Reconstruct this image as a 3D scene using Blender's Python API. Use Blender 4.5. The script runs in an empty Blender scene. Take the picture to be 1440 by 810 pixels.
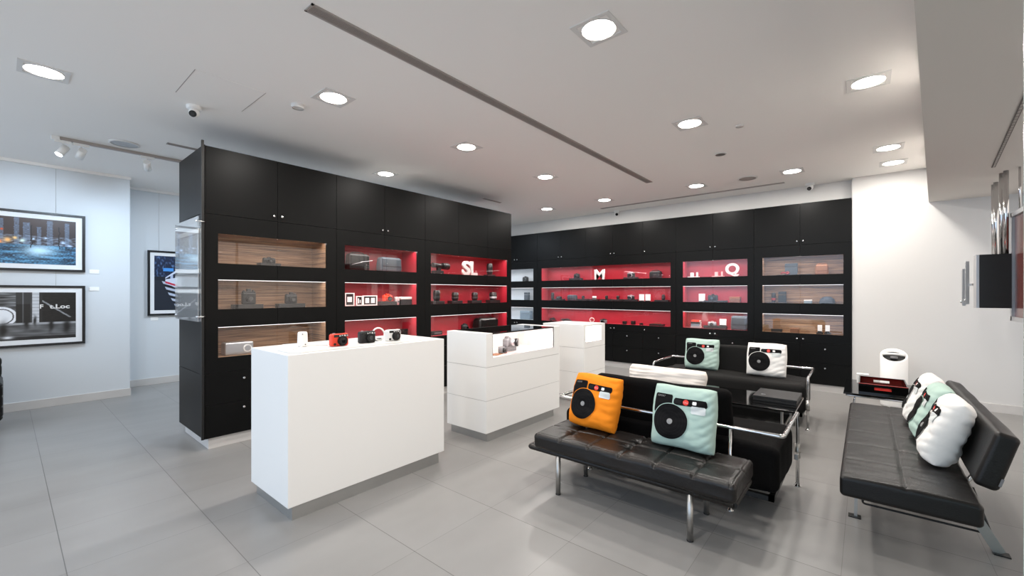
import bpy, bmesh, math, random
from mathutils import Vector, Matrix, noise
PI = math.pi
C = bpy.context.scene.collection
sin, cos = math.sin, math.cos

# ------------------------------------------------------------------ materials
def s2l(c):
    return tuple((x/12.92 if x <= .04045 else ((x+.055)/1.055)**2.4) for x in c)
def hexc(h):
    return s2l(tuple(int(h[i:i+2], 16)/255 for i in (0, 2, 4)))
def pr(name, col, rough=.5, metal=0., spec=.5, bump=None, emit=None, es=0., coat=0., var=None):
    m = bpy.data.materials.new(name); m.use_nodes = True
    nt = m.node_tree; b = nt.nodes['Principled BSDF']
    col = hexc(col) if isinstance(col, str) else col
    b.inputs['Base Color'].default_value = (*col, 1)
    b.inputs['Roughness'].default_value = rough
    b.inputs['Metallic'].default_value = metal
    b.inputs['Specular IOR Level'].default_value = spec
    b.inputs['Coat Weight'].default_value = coat
    if emit:
        e = hexc(emit) if isinstance(emit, str) else emit
        b.inputs['Emission Color'].default_value = (*e, 1); b.inputs['Emission Strength'].default_value = es
    tc = nt.nodes.new('ShaderNodeTexCoord')
    if var:      # (scale, amount, second colour)
        n = nt.nodes.new('ShaderNodeTexNoise'); n.inputs['Scale'].default_value = var[0]; n.inputs['Detail'].default_value = 4
        nt.links.new(tc.outputs['Object'], n.inputs['Vector'])
        mx = nt.nodes.new('ShaderNodeMix'); mx.data_type = 'RGBA'
        c2 = hexc(var[2]) if isinstance(var[2], str) else var[2]
        mx.inputs['A'].default_value = (*col, 1); mx.inputs['B'].default_value = (*c2, 1)
        mr = nt.nodes.new('ShaderNodeMapRange'); mr.inputs['From Min'].default_value = .35; mr.inputs['From Max'].default_value = .65
        mr.inputs['To Max'].default_value = var[1]
        nt.links.new(n.outputs['Fac'], mr.inputs['Value']); nt.links.new(mr.outputs[0], mx.inputs['Factor'])
        nt.links.new(mx.outputs['Result'], b.inputs['Base Color'])
    if bump:     # (scale, strength)
        n = nt.nodes.new('ShaderNodeTexNoise'); n.inputs['Scale'].default_value = bump[0]; n.inputs['Detail'].default_value = 5
        nt.links.new(tc.outputs['Object'], n.inputs['Vector'])
        bp = nt.nodes.new('ShaderNodeBump'); bp.inputs['Strength'].default_value = bump[1]; bp.inputs['Distance'].default_value = .01
        nt.links.new(n.outputs['Fac'], bp.inputs['Height']); nt.links.new(bp.outputs[0], b.inputs['Normal'])
    return m
def glass(name, tint=(1, 1, 1), refl=1.3, rough=0.0, film=0., filmcol=(1, 1, 1)):
    m = bpy.data.materials.new(name); m.use_nodes = True
    nt = m.node_tree; nt.nodes.clear()
    o = nt.nodes.new('ShaderNodeOutputMaterial'); t = nt.nodes.new('ShaderNodeBsdfTransparent'); g = nt.nodes.new('ShaderNodeBsdfGlossy')
    t.inputs[0].default_value = (*tint, 1); g.inputs['Roughness'].default_value = rough
    ge = nt.nodes.new('ShaderNodeNewGeometry'); dp = nt.nodes.new('ShaderNodeVectorMath'); dp.operation = 'DOT_PRODUCT'
    nt.links.new(ge.outputs['Incoming'], dp.inputs[0]); nt.links.new(ge.outputs['Normal'], dp.inputs[1])
    def mth(op, a, bv=None):
        n = nt.nodes.new('ShaderNodeMath'); n.operation = op; nt.links.new(a, n.inputs[0])
        if bv is not None: n.inputs[1].default_value = bv
        return n.outputs[0]
    ab = mth('ABSOLUTE', dp.outputs['Value']); iv = nt.nodes.new('ShaderNodeMath'); iv.operation = 'SUBTRACT'; iv.inputs[0].default_value = 1.; iv.use_clamp = True
    nt.links.new(ab, iv.inputs[1]); f = nt.nodes.new('ShaderNodeMath'); f.operation = 'MULTIPLY_ADD'; f.inputs[1].default_value = .96; f.inputs[2].default_value = .04
    nt.links.new(mth('POWER', iv.outputs[0], 5.), f.inputs[0])
    mu = nt.nodes.new('ShaderNodeMath'); mu.operation = 'MULTIPLY'; mu.inputs[1].default_value = refl; mu.use_clamp = True
    mx = nt.nodes.new('ShaderNodeMixShader')
    nt.links.new(f.outputs[0], mu.inputs[0]); nt.links.new(mu.outputs[0], mx.inputs[0])
    nt.links.new(t.outputs[0], mx.inputs[1]); nt.links.new(g.outputs[0], mx.inputs[2])
    out = mx
    if film:
        d = nt.nodes.new('ShaderNodeBsdfDiffuse'); d.inputs[0].default_value = (*filmcol, 1)
        m2 = nt.nodes.new('ShaderNodeMixShader'); m2.inputs[0].default_value = film
        nt.links.new(mx.outputs[0], m2.inputs[1]); nt.links.new(d.outputs[0], m2.inputs[2]); out = m2
    nt.links.new(out.outputs[0], o.inputs[0])
    return m
def emis(name, col, st):
    m = bpy.data.materials.new(name); m.use_nodes = True; nt = m.node_tree; nt.nodes.clear()
    o = nt.nodes.new('ShaderNodeOutputMaterial'); e = nt.nodes.new('ShaderNodeEmission')
    e.inputs[0].default_value = (*(hexc(col) if isinstance(col, str) else col), 1); e.inputs[1].default_value = st
    nt.links.new(e.outputs[0], o.inputs[0]); return m

def floor_mat():
    m = pr('floor_tile', '9a9996', .33, spec=.4); nt = m.node_tree; b = nt.nodes['Principled BSDF']; L = nt.links
    tc = nt.nodes.new('ShaderNodeTexCoord'); sp = nt.nodes.new('ShaderNodeSeparateXYZ'); L.new(tc.outputs['Object'], sp.inputs[0])
    def M(op, a, bb=None, clamp=False):
        n = nt.nodes.new('ShaderNodeMath'); n.operation = op; n.use_clamp = clamp
        for i, v in enumerate((a, bb)):
            if v is None: continue
            if isinstance(v, (int, float)): n.inputs[i].default_value = v
            else: L.new(v, n.inputs[i])
        return n.outputs[0]
    def line(src, off, pitch, wd):
        t = M('ADD', M('DIVIDE', M('SUBTRACT', src, off), pitch), 100.)
        fr = M('FRACT', t); d = M('MULTIPLY', M('MINIMUM', fr, M('SUBTRACT', 1., fr)), pitch)
        return M('LESS_THAN', d, wd), M('FLOOR', t)
    lx, ix = line(sp.outputs[0], .199, .6, .0019)
    ly, iy = line(sp.outputs[1], -.493, .583, .0014)
    wn = nt.nodes.new('ShaderNodeTexWhiteNoise'); wn.noise_dimensions = '2D'
    cb = nt.nodes.new('ShaderNodeCombineXYZ'); L.new(ix, cb.inputs[0]); L.new(iy, cb.inputs[1]); L.new(cb.outputs[0], wn.inputs['Vector'])
    mp = nt.nodes.new('ShaderNodeMapping'); mp.inputs['Scale'].default_value = (1.2, 3., 1)
    L.new(tc.outputs['Object'], mp.inputs[0])
    n = nt.nodes.new('ShaderNodeTexNoise'); n.inputs['Scale'].default_value = 1.3; n.inputs['Detail'].default_value = 2; L.new(mp.outputs[0], n.inputs['Vector'])
    f = M('ADD', M('MULTIPLY', wn.outputs[0], .25), M('MULTIPLY', n.outputs['Fac'], .75))
    mx = nt.nodes.new('ShaderNodeMix'); mx.data_type = 'RGBA'
    mx.inputs['A'].default_value = (*hexc('7e7c79'), 1); mx.inputs['B'].default_value = (*hexc('949290'), 1); L.new(f, mx.inputs['Factor'])
    m2 = nt.nodes.new('ShaderNodeMix'); m2.data_type = 'RGBA'; m2.inputs['B'].default_value = (*hexc('4a4846'), 1)
    L.new(mx.outputs['Result'], m2.inputs['A'])
    L.new(M('ADD', M('MULTIPLY', lx, .75), M('MULTIPLY', ly, .45), True), m2.inputs['Factor'])
    L.new(m2.outputs['Result'], b.inputs['Base Color'])
    b.inputs['Roughness'].default_value = .3
    return m
def wood_mat():
    m = pr('zebrano_wood', '8a6246', .5); nt = m.node_tree; b = nt.nodes['Principled BSDF']; L = nt.links
    tc = nt.nodes.new('ShaderNodeTexCoord'); mp = nt.nodes.new('ShaderNodeMapping'); mp.inputs['Scale'].default_value = (1.3, 1.3, 55.)
    L.new(tc.outputs['Object'], mp.inputs[0])
    n = nt.nodes.new('ShaderNodeTexNoise'); n.inputs['Scale'].default_value = 1.6; n.inputs['Detail'].default_value = 6; n.inputs['Roughness'].default_value = .65
    L.new(mp.outputs[0], n.inputs['Vector'])
    r = nt.nodes.new('ShaderNodeValToRGB'); e = r.color_ramp.elements
    e[0].position = .33; e[0].color = (*hexc('523b2b'), 1); e[1].position = .68; e[1].color = (*hexc('b6926f'), 1)
    x = r.color_ramp.elements.new(.5); x.color = (*hexc('8c6a4d'), 1)
    L.new(n.outputs['Fac'], r.inputs[0]); L.new(r.outputs[0], b.inputs['Base Color']); return m

M = dict(
 floor=floor_mat(), wood=wood_mat(),
 wall=pr('wall_paint', 'd2d0cd', .75, spec=.25, bump=(60, .02)),
 wallg=pr('gallery_wall_paint', 'd4d8db', .75, spec=.25, bump=(60, .02)),
 ceil=pr('ceiling_paint', 'f2efeb', .85, spec=.2),
 soff=pr('soffit_paint', 'cfcbc6', .85, spec=.2),
 base=pr('skirting', 'cfcbc7', .5, var=(2.5, .4, 'b7b3af')),
 black=pr('black_laminate', '0e0e0e', .36, spec=.12, var=(1.5, .5, '121211')),
 blackin=pr('black_laminate_inner', '111111', .5),
 red=pr('red_lacquer', 'a62230', .38, spec=.5),
 pale=pr('pale_reflection_paper', 'c9ced2', .4),  # whitish glass reflections put into the niche lining colour; also leaflet paper
 white=pr('white_laminate', 'ecebe8', .38, spec=.4),
 plinth=pr('brushed_plinth', 'b3b3b1', .3, metal=.75, var=(6, .3, 'a0a0a0')),
 groove=pr('aluminium_groove', 'a9a9a6', .4, metal=.6),
 chrome=pr('chrome', 'd8d8d8', .12, metal=1.),
 steel=pr('satin_steel', 'b5b3af', .38, metal=1.),
 leather=pr('black_leather', '121110', .38, spec=.3, bump=(120, .12), var=(3, .5, '191615')),
 leather2=pr('black_leather_worn', '151312', .36, spec=.34, bump=(90, .15), var=(4, .6, '221c18')),
 fabric=pr('black_fabric', '181716', .85, spec=.2, bump=(200, .2)),
 fabricb=pr('deep_black_fabric', '0c0b0b', .95, spec=.1, bump=(200, .2)),
 blk=pr('black_plastic', '0c0c0c', .4), blkg=pr('gloss_black', '070707', .08, spec=.6),
 dk=pr('dark_grey_plastic', '19191a', .5), gr=pr('grey_plastic', '6e6e70', .4), silver=pr('silver_metal', 'b9b9bb', .3, metal=.7),
 wp=pr('white_plastic', 'eeece8', .35), paper=pr('white_card', 'f2f1ee', .6),
 pinkw=pr('pink_plastic', 'f0a6a4', .4), camred=pr('camera_red', 'e8432a', .35), dred=pr('dark_red', '8e1a1d', .4),
 brown=pr('tan_leather', '8a5a3a', .5, bump=(80, .2)), brownd=pr('brown_card', '6d4a35', .6), navy=pr('dark_blue_canvas', '2c3440', .7, bump=(150, .2)),
 slate=pr('slate_canvas', '414a52', .75, bump=(150, .2)), bluegrey=pr('blue_grey_card', '7e8f9c', .6),
 lens=pr('lens_glass', '08080c', .05, spec=.9, coat=.5),
 letter=pr('letter_white', 'dedbd8', .4), chromek=pr('knob_chrome', 'e0e0e0', .15, metal=1.),
 pane=glass('display_pane', refl=1.1), acr=glass('acrylic', (.97, .98, .98), 1.6, film=.10, filmcol=(.8, .85, .9)),
 tint=glass('tinted_vitrine_glass', (.80, .74, .74), 1.5), clear=glass('vitrine_glass', (.97, .96, .96), 1.1),
 green=glass('green_glass', (.78, .86, .82), 1.4, film=.12, filmcol=hexc('9db3ab')),
 frost=glass('frosted_green_film', (.55, .66, .62), 1.0, film=.55, filmcol=hexc('7f9b92')),
 gedge=pr('glass_edge', 'a8c4ba', .2, spec=.6),
 disc=emis('lamp_disc', (1., .97, .92), 14.), spot=emis('spot_face', (.85, .93, 1.), 14.), led=emis('led_strip', (1., .95, .95), 2.),
 trim=pr('downlight_trim', 'd7d5d2', .5), ventd=pr('vent_dark', '6d6763', .7), ventl=pr('vent_slat', 'a49c96', .5), grille=pr('speaker_grille', 'b9bcbf', .8),
 camw=pr('cctv_white', 'e8e8e6', .3), frame=pr('black_frame', '17181a', .35), mat_=pr('white_mat', 'e9eaeb', .7),
 orange=pr('orange_cotton', 'f28a1e', .8, spec=.2, bump=(40, .1)), mint=pr('mint_cotton', 'aec5ba', .8, spec=.2, bump=(40, .1)),
 wcot=pr('white_cotton', 'eeebe6', .8, spec=.2, bump=(40, .1)), cream=pr('cream_cotton', 'e9dfd5', .8, spec=.2, bump=(40, .1)),
 pblack=pr('print_black', '0f0e0f', .8, spec=.15), pgrey=pr('print_grey', '8d8c8b', .7), pred=pr('print_red', 'e23325', .6), ppatch=pr('print_silver', 'cfd3d1', .5),
 ring=pr('print_ring', '1f1e1f', .8, spec=.15), soft=pr('soft_text', 'b8b6b4', .6), wood2=pr('redwood_glass', '6b3b36', .2),
)

# ------------------------------------------------------------------ mesh helpers
class MB:
    def __init__(s): s.bm = bmesh.new(); s.mats = []
    def mi(s, m):
        m = M[m] if isinstance(m, str) else m
        if m not in s.mats: s.mats.append(m)
        return s.mats.index(m)
    def _tag(s, faces, m, smooth=False):
        i = s.mi(m)
        for f in faces: f.material_index = i; f.smooth = smooth
    def box(s, x0, x1, y0, y1, z0, z1, m='black', bev=0., seg=2, mat=None):
        if x0 > x1: x0, x1 = x1, x0
        if y0 > y1: y0, y1 = y1, y0
        if z0 > z1: z0, z1 = z1, z0
        t = bmesh.new()
        v = [t.verts.new((x, y, z)) for x in (x0, x1) for y in (y0, y1) for z in (z0, z1)]
        for q in ((0, 1, 3, 2), (4, 6, 7, 5), (0, 4, 5, 1), (2, 3, 7, 6), (0, 2, 6, 4), (1, 5, 7, 3)):
            t.faces.new([v[i] for i in q])
        if bev: bmesh.ops.bevel(t, geom=t.edges[:], offset=bev, segments=seg, profile=.5, affect='EDGES')
        s.join(t, m, smooth=bool(bev) and seg > 2, mat=mat); return s
    def join(s, t, m=None, smooth=False, mat=None):
        if mat: bmesh.ops.transform(t, matrix=mat, verts=t.verts)
        bmesh.ops.recalc_face_normals(t, faces=t.faces[:])
        mp = {}
        for v in t.verts: mp[v] = s.bm.verts.new(v.co)
        i = s.mi(m) if m else None
        for f in t.faces:
            try: g = s.bm.faces.new([mp[v] for v in f.verts])
            except ValueError: continue
            g.material_index = i if i is not None else f.material_index; g.smooth = smooth or f.smooth
        t.free()
    def cyl(s, p0, p1, r0, m, r1=None, n=20, cap=True, smooth=True):
        r1 = r0 if r1 is None else r1
        p0, p1 = Vector(p0), Vector(p1); d = (p1-p0); q = d.to_track_quat('Z', 'Y')
        t = bmesh.new(); A = []; B = []
        for k in range(n):
            a = 2*PI*k/n; o = Vector((cos(a), sin(a), 0))
            A.append(t.verts.new(p0+q@(o*r0))); B.append(t.verts.new(p1+q@(o*r1)))
        sf = [t.faces.new((A[k], A[(k+1) % n], B[(k+1) % n], B[k])) for k in range(n)]
        for f in sf: f.smooth = smooth
        if cap: t.faces.new(A[::-1]); t.faces.new(B)
        s.join(t, m); return s
    def tube(s, pts, r, m, n=12, closed=False, rad=0.):
        pts = [Vector(p) for p in pts]
        if rad:     # round the corners
            out = [pts[0]]
            for i in range(1, len(pts)-1):
                a, b, c = pts[i-1], pts[i], pts[i+1]
                u = (a-b).normalized(); w = (c-b).normalized(); rr = min(rad, (a-b).length/2.2, (c-b).length/2.2)
                P, Q = b+u*rr, b+w*rr
                for k in range(7):
                    tt = k/6; out.append((1-tt)**2*P + 2*tt*(1-tt)*b + tt*tt*Q)
            out.append(pts[-1]); pts = out
        t = bmesh.new(); rings = []; up = None
        for i, p in enumerate(pts):
            if i == 0: d = pts[1]-p
            elif i == len(pts)-1: d = p-pts[i-1]
            else: d = (pts[i+1]-p).normalized()+(p-pts[i-1]).normalized()
            d.normalize()
            if up is None: up = Vector((0, 0, 1)) if abs(d.z) < .9 else Vector((1, 0, 0))
            x = d.cross(up).normalized(); up = x.cross(d).normalized()
            rings.append([t.verts.new(p+(x*cos(2*PI*k/n)+up*sin(2*PI*k/n))*r) for k in range(n)])
        for A, B in zip(rings, rings[1:]):
            for k in range(n): t.faces.new((A[k], A[(k+1) % n], B[(k+1) % n], B[k])).smooth = True
        t.faces.new(rings[0][::-1]); t.faces.new(rings[-1])
        s.join(t, m); return s
    def lathe(s, prof, c, m, n=32, axis='Z', cap=True):
        c = Vector(c); t = bmesh.new(); R = []
        for r, z in prof:
            ring = []
            for k in range(n):
                a = 2*PI*k/n; p = Vector((r*cos(a), r*sin(a), z))
                if axis == 'Y': p = Vector((p.x, -p.z, p.y))
                if axis == 'X': p = Vector((-p.z, p.y, p.x))
                ring.append(t.verts.new(c+p))
            R.append(ring)
        for A, B in zip(R, R[1:]):
            for k in range(n): t.faces.new((A[k], A[(k+1) % n], B[(k+1) % n], B[k])).smooth = True
        if cap: t.faces.new(R[0][::-1]); t.faces.new(R[-1])
        s.join(t, m); return s
    def prism(s, poly, z0, z1, m, bev=0., mat=None):
        t = bmesh.new(); A = [t.verts.new((x, y, z0)) for x, y in poly]; B = [t.verts.new((x, y, z1)) for x, y in poly]
        n = len(poly); t.faces.new(A[::-1]); t.faces.new(B)
        for k in range(n): t.faces.new((A[k], A[(k+1) % n], B[(k+1) % n], B[k]))
        if bev: bmesh.ops.bevel(t, geom=t.edges[:], offset=bev, segments=2, profile=.5, affect='EDGES')
        s.join(t, m, mat=mat); return s
    def quad(s, pts, m):
        i = s.mi(m); f = s.bm.faces.new([s.bm.verts.new(p) for p in pts]); f.material_index = i; return s
    def soft(s, cx, cy, cz, sx, sy, sz, r, m, n=10, fn=None, mat=None):
        """rounded box centred at c; fn(p, nrm) moves each point"""
        def coords(L):
            h = L/2-r; k = 5; e = [r*math.tan(PI/4*j/k) for j in range(1, k+1)]
            nn = max(2, int(n*L/max(sx, sy, sz)))
            mid = [-h+2*h*j/nn for j in range(nn+1)]
            return [-h-q for q in e[::-1]]+mid+[h+q for q in e]
        X, Y, Z = coords(sx), coords(sy), coords(sz); t = bmesh.new()
        def face(f, A, B):
            g = [[t.verts.new(f(a, b)) for b in B] for a in A]
            for i in range(len(A)-1):
                for j in range(len(B)-1): t.faces.new((g[i][j], g[i+1][j], g[i+1][j+1], g[i][j+1]))
        for sg in (-1, 1):
            face(lambda a, b: (a, b, sg*sz/2), X, Y); face(lambda a, b: (a, sg*sy/2, b), X, Z); face(lambda a, b: (sg*sx/2, a, b), Y, Z)
        bmesh.ops.remove_doubles(t, verts=t.verts, dist=1e-5)
        hx, hy, hz = sx/2-r, sy/2-r, sz/2-r
        for v in t.verts:
            p = v.co.copy(); q = Vector((max(-hx, min(hx, p.x)), max(-hy, min(hy, p.y)), max(-hz, min(hz, p.z)))); d = p-q
            nr = d.normalized() if d.length > 1e-9 else Vector((0, 0, 1))
            p = q+nr*r
            if fn: p = fn(p, nr)
            v.co = p+Vector((cx, cy, cz))
        for f in t.faces: f.smooth = True
        s.join(t, m, smooth=True, mat=mat); return s
    def obj(s, name, parent=None, loc=None, rot=None):
        me = bpy.data.meshes.new(name); s.bm.to_mesh(me); s.bm.free()
        for m in s.mats: me.materials.append(m)
        o = bpy.data.objects.new(name, me); C.objects.link(o)
        if parent: o.parent = parent
        if loc: o.location = loc
        if rot: o.rotation_euler = rot
        return o
def thing(name, label, cat, loc=(0, 0, 0), rot=(0, 0, 0), group=None):
    o = bpy.data.objects.new(name, None); C.objects.link(o); o.empty_display_size = .1
    o.location = loc; o.rotation_euler = rot if isinstance(rot, tuple) else (0, 0, rot)
    o['label'] = label; o['category'] = cat
    if group: o['group'] = group
    return o
def tag(o, label, cat, group=None):
    o['label'] = label; o['category'] = cat
    if group: o['group'] = group
    return o
def struct(o): o['kind'] = 'structure'; return o
def bx(*a, **k): return MB().box(*a, **k)
def text_bm(txt, w, h, depth, offset=0., bold=0.):
    cu = bpy.data.curves.new('t', 'FONT'); cu.body = txt; cu.size = 1; cu.extrude = .5; cu.offset = bold; cu.resolution_u = 4
    o = bpy.data.objects.new('t', cu); C.objects.link(o); bpy.context.view_layer.update()
    me = bpy.data.meshes.new_from_object(o.evaluated_get(bpy.context.evaluated_depsgraph_get()))
    t = bmesh.new(); t.from_mesh(me); bpy.data.objects.remove(o); bpy.data.curves.remove(cu); bpy.data.meshes.remove(me)
    xs = [v.co.x for v in t.verts]; ys = [v.co.y for v in t.verts]; x0, x1, y0, y1 = min(xs), max(xs), min(ys), max(ys)
    for v in t.verts:      # text lies in XZ plane, facing -Y, bottom at z=0, centred in x
        v.co = Vector(((v.co.x-(x0+x1)/2)/(x1-x0)*w, -v.co.z*depth, (v.co.y-y0)/(y1-y0)*h))
    return t
def area(name, loc, rot, sx, sy, power, col=(1, 1, 1), shape='RECTANGLE', parent=None, spread=None):
    l = bpy.data.lights.new(name, 'AREA'); l.shape = shape; l.size = sx; l.size_y = sy; l.energy = power; l.color = col
    if spread: l.spread = math.radians(spread)
    o = bpy.data.objects.new(name, l); C.objects.link(o); o.location = loc; o.rotation_euler = rot
    if parent: o.parent = parent
    return o

# ------------------------------------------------------------------ room shell
H = 2.93
struct(bx(-3.5, 7.8, -3.2, 8.5, -.1, 0, 'floor').obj('floor'))
def soff_y(x): return -.603+.0905*(7.31-x)
struct(bx(-.9, 7.8, -1.6, 8.5, H, H+.1, 'ceil').obj('ceiling'))
struct(MB().prism([(-.9, soff_y(-.9)), (-.9, -1.6), (7.33, -1.6), (7.33, soff_y(7.33))], 2.5, H, 'soff').obj('trim_1'))
struct(bx(7.76, 7.86, .137, 8.25, 0, 2.66, 'wall').obj('wall_back'))
struct(bx(7.46, 7.86, .137, 8.25, 2.664, H, 'wall').obj('wall_upper'))
struct(bx(7.33, 7.86, -1.6, .135, 0, H, 'wall').obj('wall_right'))
b = MB(); b.box(-.9, 1.09, 7.6, 8.5, 0, H, 'wallg'); struct(b.obj('wall_left'))
struct(bx(1.09, 7.8, 8.25, 8.5, 0, H, 'wallg').obj('wall_recess'))
struct(bx(-.9, 1.1, 7.585, 7.6, 0, .1, 'base', bev=.002).obj('baseboard_left'))
b = MB(); b.box(1.09, 7.3, 8.235, 8.25, 0, .1, 'base', bev=.002); struct(b.obj('baseboard_recess'))
struct(bx(7.31, 7.33, -1.6, .13, 0, .1, 'base', bev=.002).obj('baseboard_back'))
b = MB(); b.box(-.9, 1.1, 7.57, 7.6, H-.035, H, 'ceil'); struct(b.obj('trim_2'))
b = MB(); b.box(1.1, 7.3, 8.22, 8.25, H-.035, H, 'ceil'); struct(b.obj('trim_3'))

g = MB(); g.box(-.9, 7.3, -1.506, -1.494, .04, 2.46, 'clear'); struct(g.obj('window_1'))
for k, (a, b_, c, e) in enumerate(((-.9, 7.3, 0, .04), (-.9, 7.3, 2.46, 2.5))): struct(bx(a, b_, -1.53, -1.47, c, e, 'steel').obj('trim_%d' % (4+k)))
for k, x in enumerate((-.87, 1.2, 3.2, 5.2, 7.27)): struct(bx(x-.02, x+.02, -1.53, -1.47, .04, 2.46, 'steel').obj('trim_%d' % (6+k)))
# ------------------------------------------------------------------ ceiling fittings
# slot diffusers
def slot_vent(x, x1, y0, y1, z, label, nsl, along='X', frame=.012):
    t = thing('ceiling_vent', label, 'vent', ((x+x1)/2, (y0+y1)/2, z)); lx, ly = (x1-x)/2, (y1-y0)/2
    f = MB(); f.box(-lx, lx, -ly, -ly+frame, -.006, 0, 'ventl'); f.box(-lx, lx, ly-frame, ly, -.006, 0, 'ventl')
    f.box(-lx, -lx+frame, -ly, ly, -.006, 0, 'ventl'); f.box(lx-frame, lx, -ly, ly, -.006, 0, 'ventl'); f.obj('vent_frame', t)
    bx(-lx+frame, lx-frame, -ly+frame, ly-frame, -.002, 0, 'ventd').obj('vent_backing', t)
    s = MB()
    for k in range(nsl):
        if along == 'X':
            y = -ly+frame+(2*ly-2*frame)*(k+.5)/nsl; s.box(-lx+frame, lx-frame, y-.0022, y+.0022, -.006, -.002, 'ventl')
        else:
            xx = -lx+frame+(2*lx-2*frame)*(k+.5)/nsl; s.box(xx-.0022, xx+.0022, -ly+frame, ly-frame, -.006, -.002, 'ventl')
    s.obj('vent_slats', t); return t
slot_vent(1.06, 5.80, 2.28, 2.37, H, 'long slatted air slot running diagonally across the white ceiling', 6)
slot_vent(6.985, 7.045, .87, 3.72, H, 'thin dark air slot in the ceiling just in front of the back cabinets', 2, 'Y', .008)
slot_vent(1.085, 1.9, 5.53, 5.59, H, 'short dark air slot in the ceiling behind the top left cabinet corner', 2, frame=.008)
slot_vent(5.04, 5.46, 4.78, 4.83, H, 'short dark air slot above the far right end of the freestanding cabinets', 2, frame=.008)
t = thing('ceiling_vent', 'narrow segmented grille in the lowered grey soffit at the right', 'vent', (5.665, -.881, 2.5), PI-.0905)
bx(0, 2.6, -.012, .012, -.004, 0, 'ventd').obj('vent_backing', t)
s = MB()
for k in range(40): s.box(k*.065+.004, k*.065+.05, -.006, .006, -.007, -.004, 'ventl')
s.obj('vent_slats', t)

def downlight(x, y, label, z=H, pw=1., rot=0., col=(1., .955, .90)):
    t = thing('downlight', label, 'ceiling light', (x, y, z), rot, 'recessed downlights in the ceiling')
    f = MB()
    for a0, a1, b0, b1 in ((-.125, .125, -.125, -.098), (-.125, .125, .098, .125), (-.125, -.098, -.098, .098), (.098, .125, -.098, .098)):
        f.box(a0, a1, b0, b1, -.005, 0, 'trim')
    f.lathe([(.1, -.006), (.104, -.003), (.104, 0)], (0, 0, 0), 'trim', cap=False)
    f.obj('square_trim', t)
    MB().lathe([(.092, -.004), (.07, -.009), (.0, -.011)], (0, 0, 0), 'disc', cap=False).obj('lamp_lens', t)
    area('lamp_glow', (0, 0, -.02), (0, 0, 0), .17, .17, 15*pw, col, 'DISK', t)
    return t
DL = [(.183, 4.432, 'bright round downlight at far left of the ceiling above the grey floor'),
 (1.685, 3.256, 'round downlight right of the dome security camera, over the white counter'),
 (3.156, 3.26, 'round downlight over the glass-topped white counter, left of the long air slot'),
 (4.641, 3.285, 'round downlight over the farthest white counter, third beyond the dome camera'),
 (6.42, 3.341, 'small downlight beside the left end of the thin air slot by the back wall'),
 (6.416, 4.509, 'farthest small downlight, seen just right of the freestanding cabinets'),
 (3.19, 4.80, 'small downlight just above the top edge of the freestanding cabinets'),
 (2.252, 1.209, 'largest bright downlight at top centre right of the ceiling'),
 (4.031, 1.236, 'round downlight between the long air slot and the small round sensors'),
 (6.422, 1.879, 'small downlight near the round ceiling speaker by the back cabinets'),
 (6.439, .715, 'small downlight in front of the security camera over the back cabinets'),
 (4.08, -.018, 'wide bright downlight close to the lowered grey soffit'),
 (6.059, -.19, 'nearer of the two downlights close together in the far right corner'),
 (6.789, -.257, 'farther of the two downlights close together in the far right corner')]
for x, y, l in DL: downlight(x, y, l, pw=.5 if 'far right corner' in l else 1.)
for x, l in ((3.0, 'unseen cool fill light added in the corridor behind the middle of the freestanding cabinets'), (5.2, 'unseen cool fill light added in the corridor behind the freestanding cabinets, near the pale niches')): downlight(x, 6.7, l, pw=2.4, col=(.75, .87, 1.))  # two unseen cool fill lamps, added to brighten the ceiling above the cabinets
# unseen fill lamp added to light the near part of the room
downlight(.4, 1.2, 'unseen fill light added nearest the viewpoint, left of the long air slot')
# speakers / sensors
def disc_thing(name, label, cat, x, y, r, m, z=H, h=.012):
    t = thing(name, label, cat, (x, y, z))
    MB().lathe([(r, 0), (r, -h*.6), (r*.9, -h), (r*.86, -h)], (0, 0, 0), 'trim', cap=False).obj('rim', t)
    MB().lathe([(r*.87, -h*.7), (0, -h*.7)], (0, 0, 0), m, cap=False).obj('grille', t); return t
disc_thing('ceiling_speaker', 'large round speaker grille in the ceiling near the track light', 'speaker', .806, 5.914, .125, 'grille')
disc_thing('ceiling_speaker', 'round speaker grille in the ceiling near the back air slot', 'speaker', 6.429, 1.221, .12, 'ventl')
disc_thing('ceiling_sensor', 'small round sensor with grey ring in the ceiling', 'sensor', 5.122, 1.241, .06, 'ventd')
disc_thing('ceiling_sensor', 'small plain white round sensor beside the second row downlight', 'sensor', 4.378, .896, .035, 'trim')
disc_thing('smoke_detector', 'white round detector between dome camera and the nearest left downlight', 'detector', 1.56, 3.605, .05, 'trim', h=.03)
# hatch outline
t = thing('access_hatch', 'faint square access hatch in the ceiling beside the dome camera', 'hatch', (1.08, 3.84, H))
f = MB(); f.box(-.225, .225, -.26, .26, -.002, 0, 'ceil'); f.obj('hatch_panel', t)
for xx in (-.226, .226): bx(xx-.002, xx+.002, -.26, .26, -.003, 0, 'ventl').obj('hatch_gap', t)
def cctv(x, y, z, label, d, up=True):
    t = thing('security_camera', label, 'camera', (x, y, z))
    MB().lathe([(.055, 0), (.055, -.018), (.045, -.028), (.0, -.028)], (0, 0, 0), 'camw', cap=False).obj('mount_base', t)
    MB().soft(0, 0, -.055, .075, .075, .075, .034, 'camw', n=4).obj('housing', t)
    D = Vector(d).normalized(); c = Vector((0, 0, -.057))
    l = MB(); l.cyl(c+D*.026, c+D*.040, .026, 'blk', n=20)
    l.cyl(c+D*.040, c+D*.043, .014, 'lens', n=16); l.obj('lens', t)
    return t
cctv(1.018, 4.297, H, 'white dome security camera on the ceiling above the left cabinets', (-.6, -1, -.6))
cctv(7.33, .60, H, 'white security camera hanging above the right back cabinets', (-1, .25, -.6))
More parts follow.
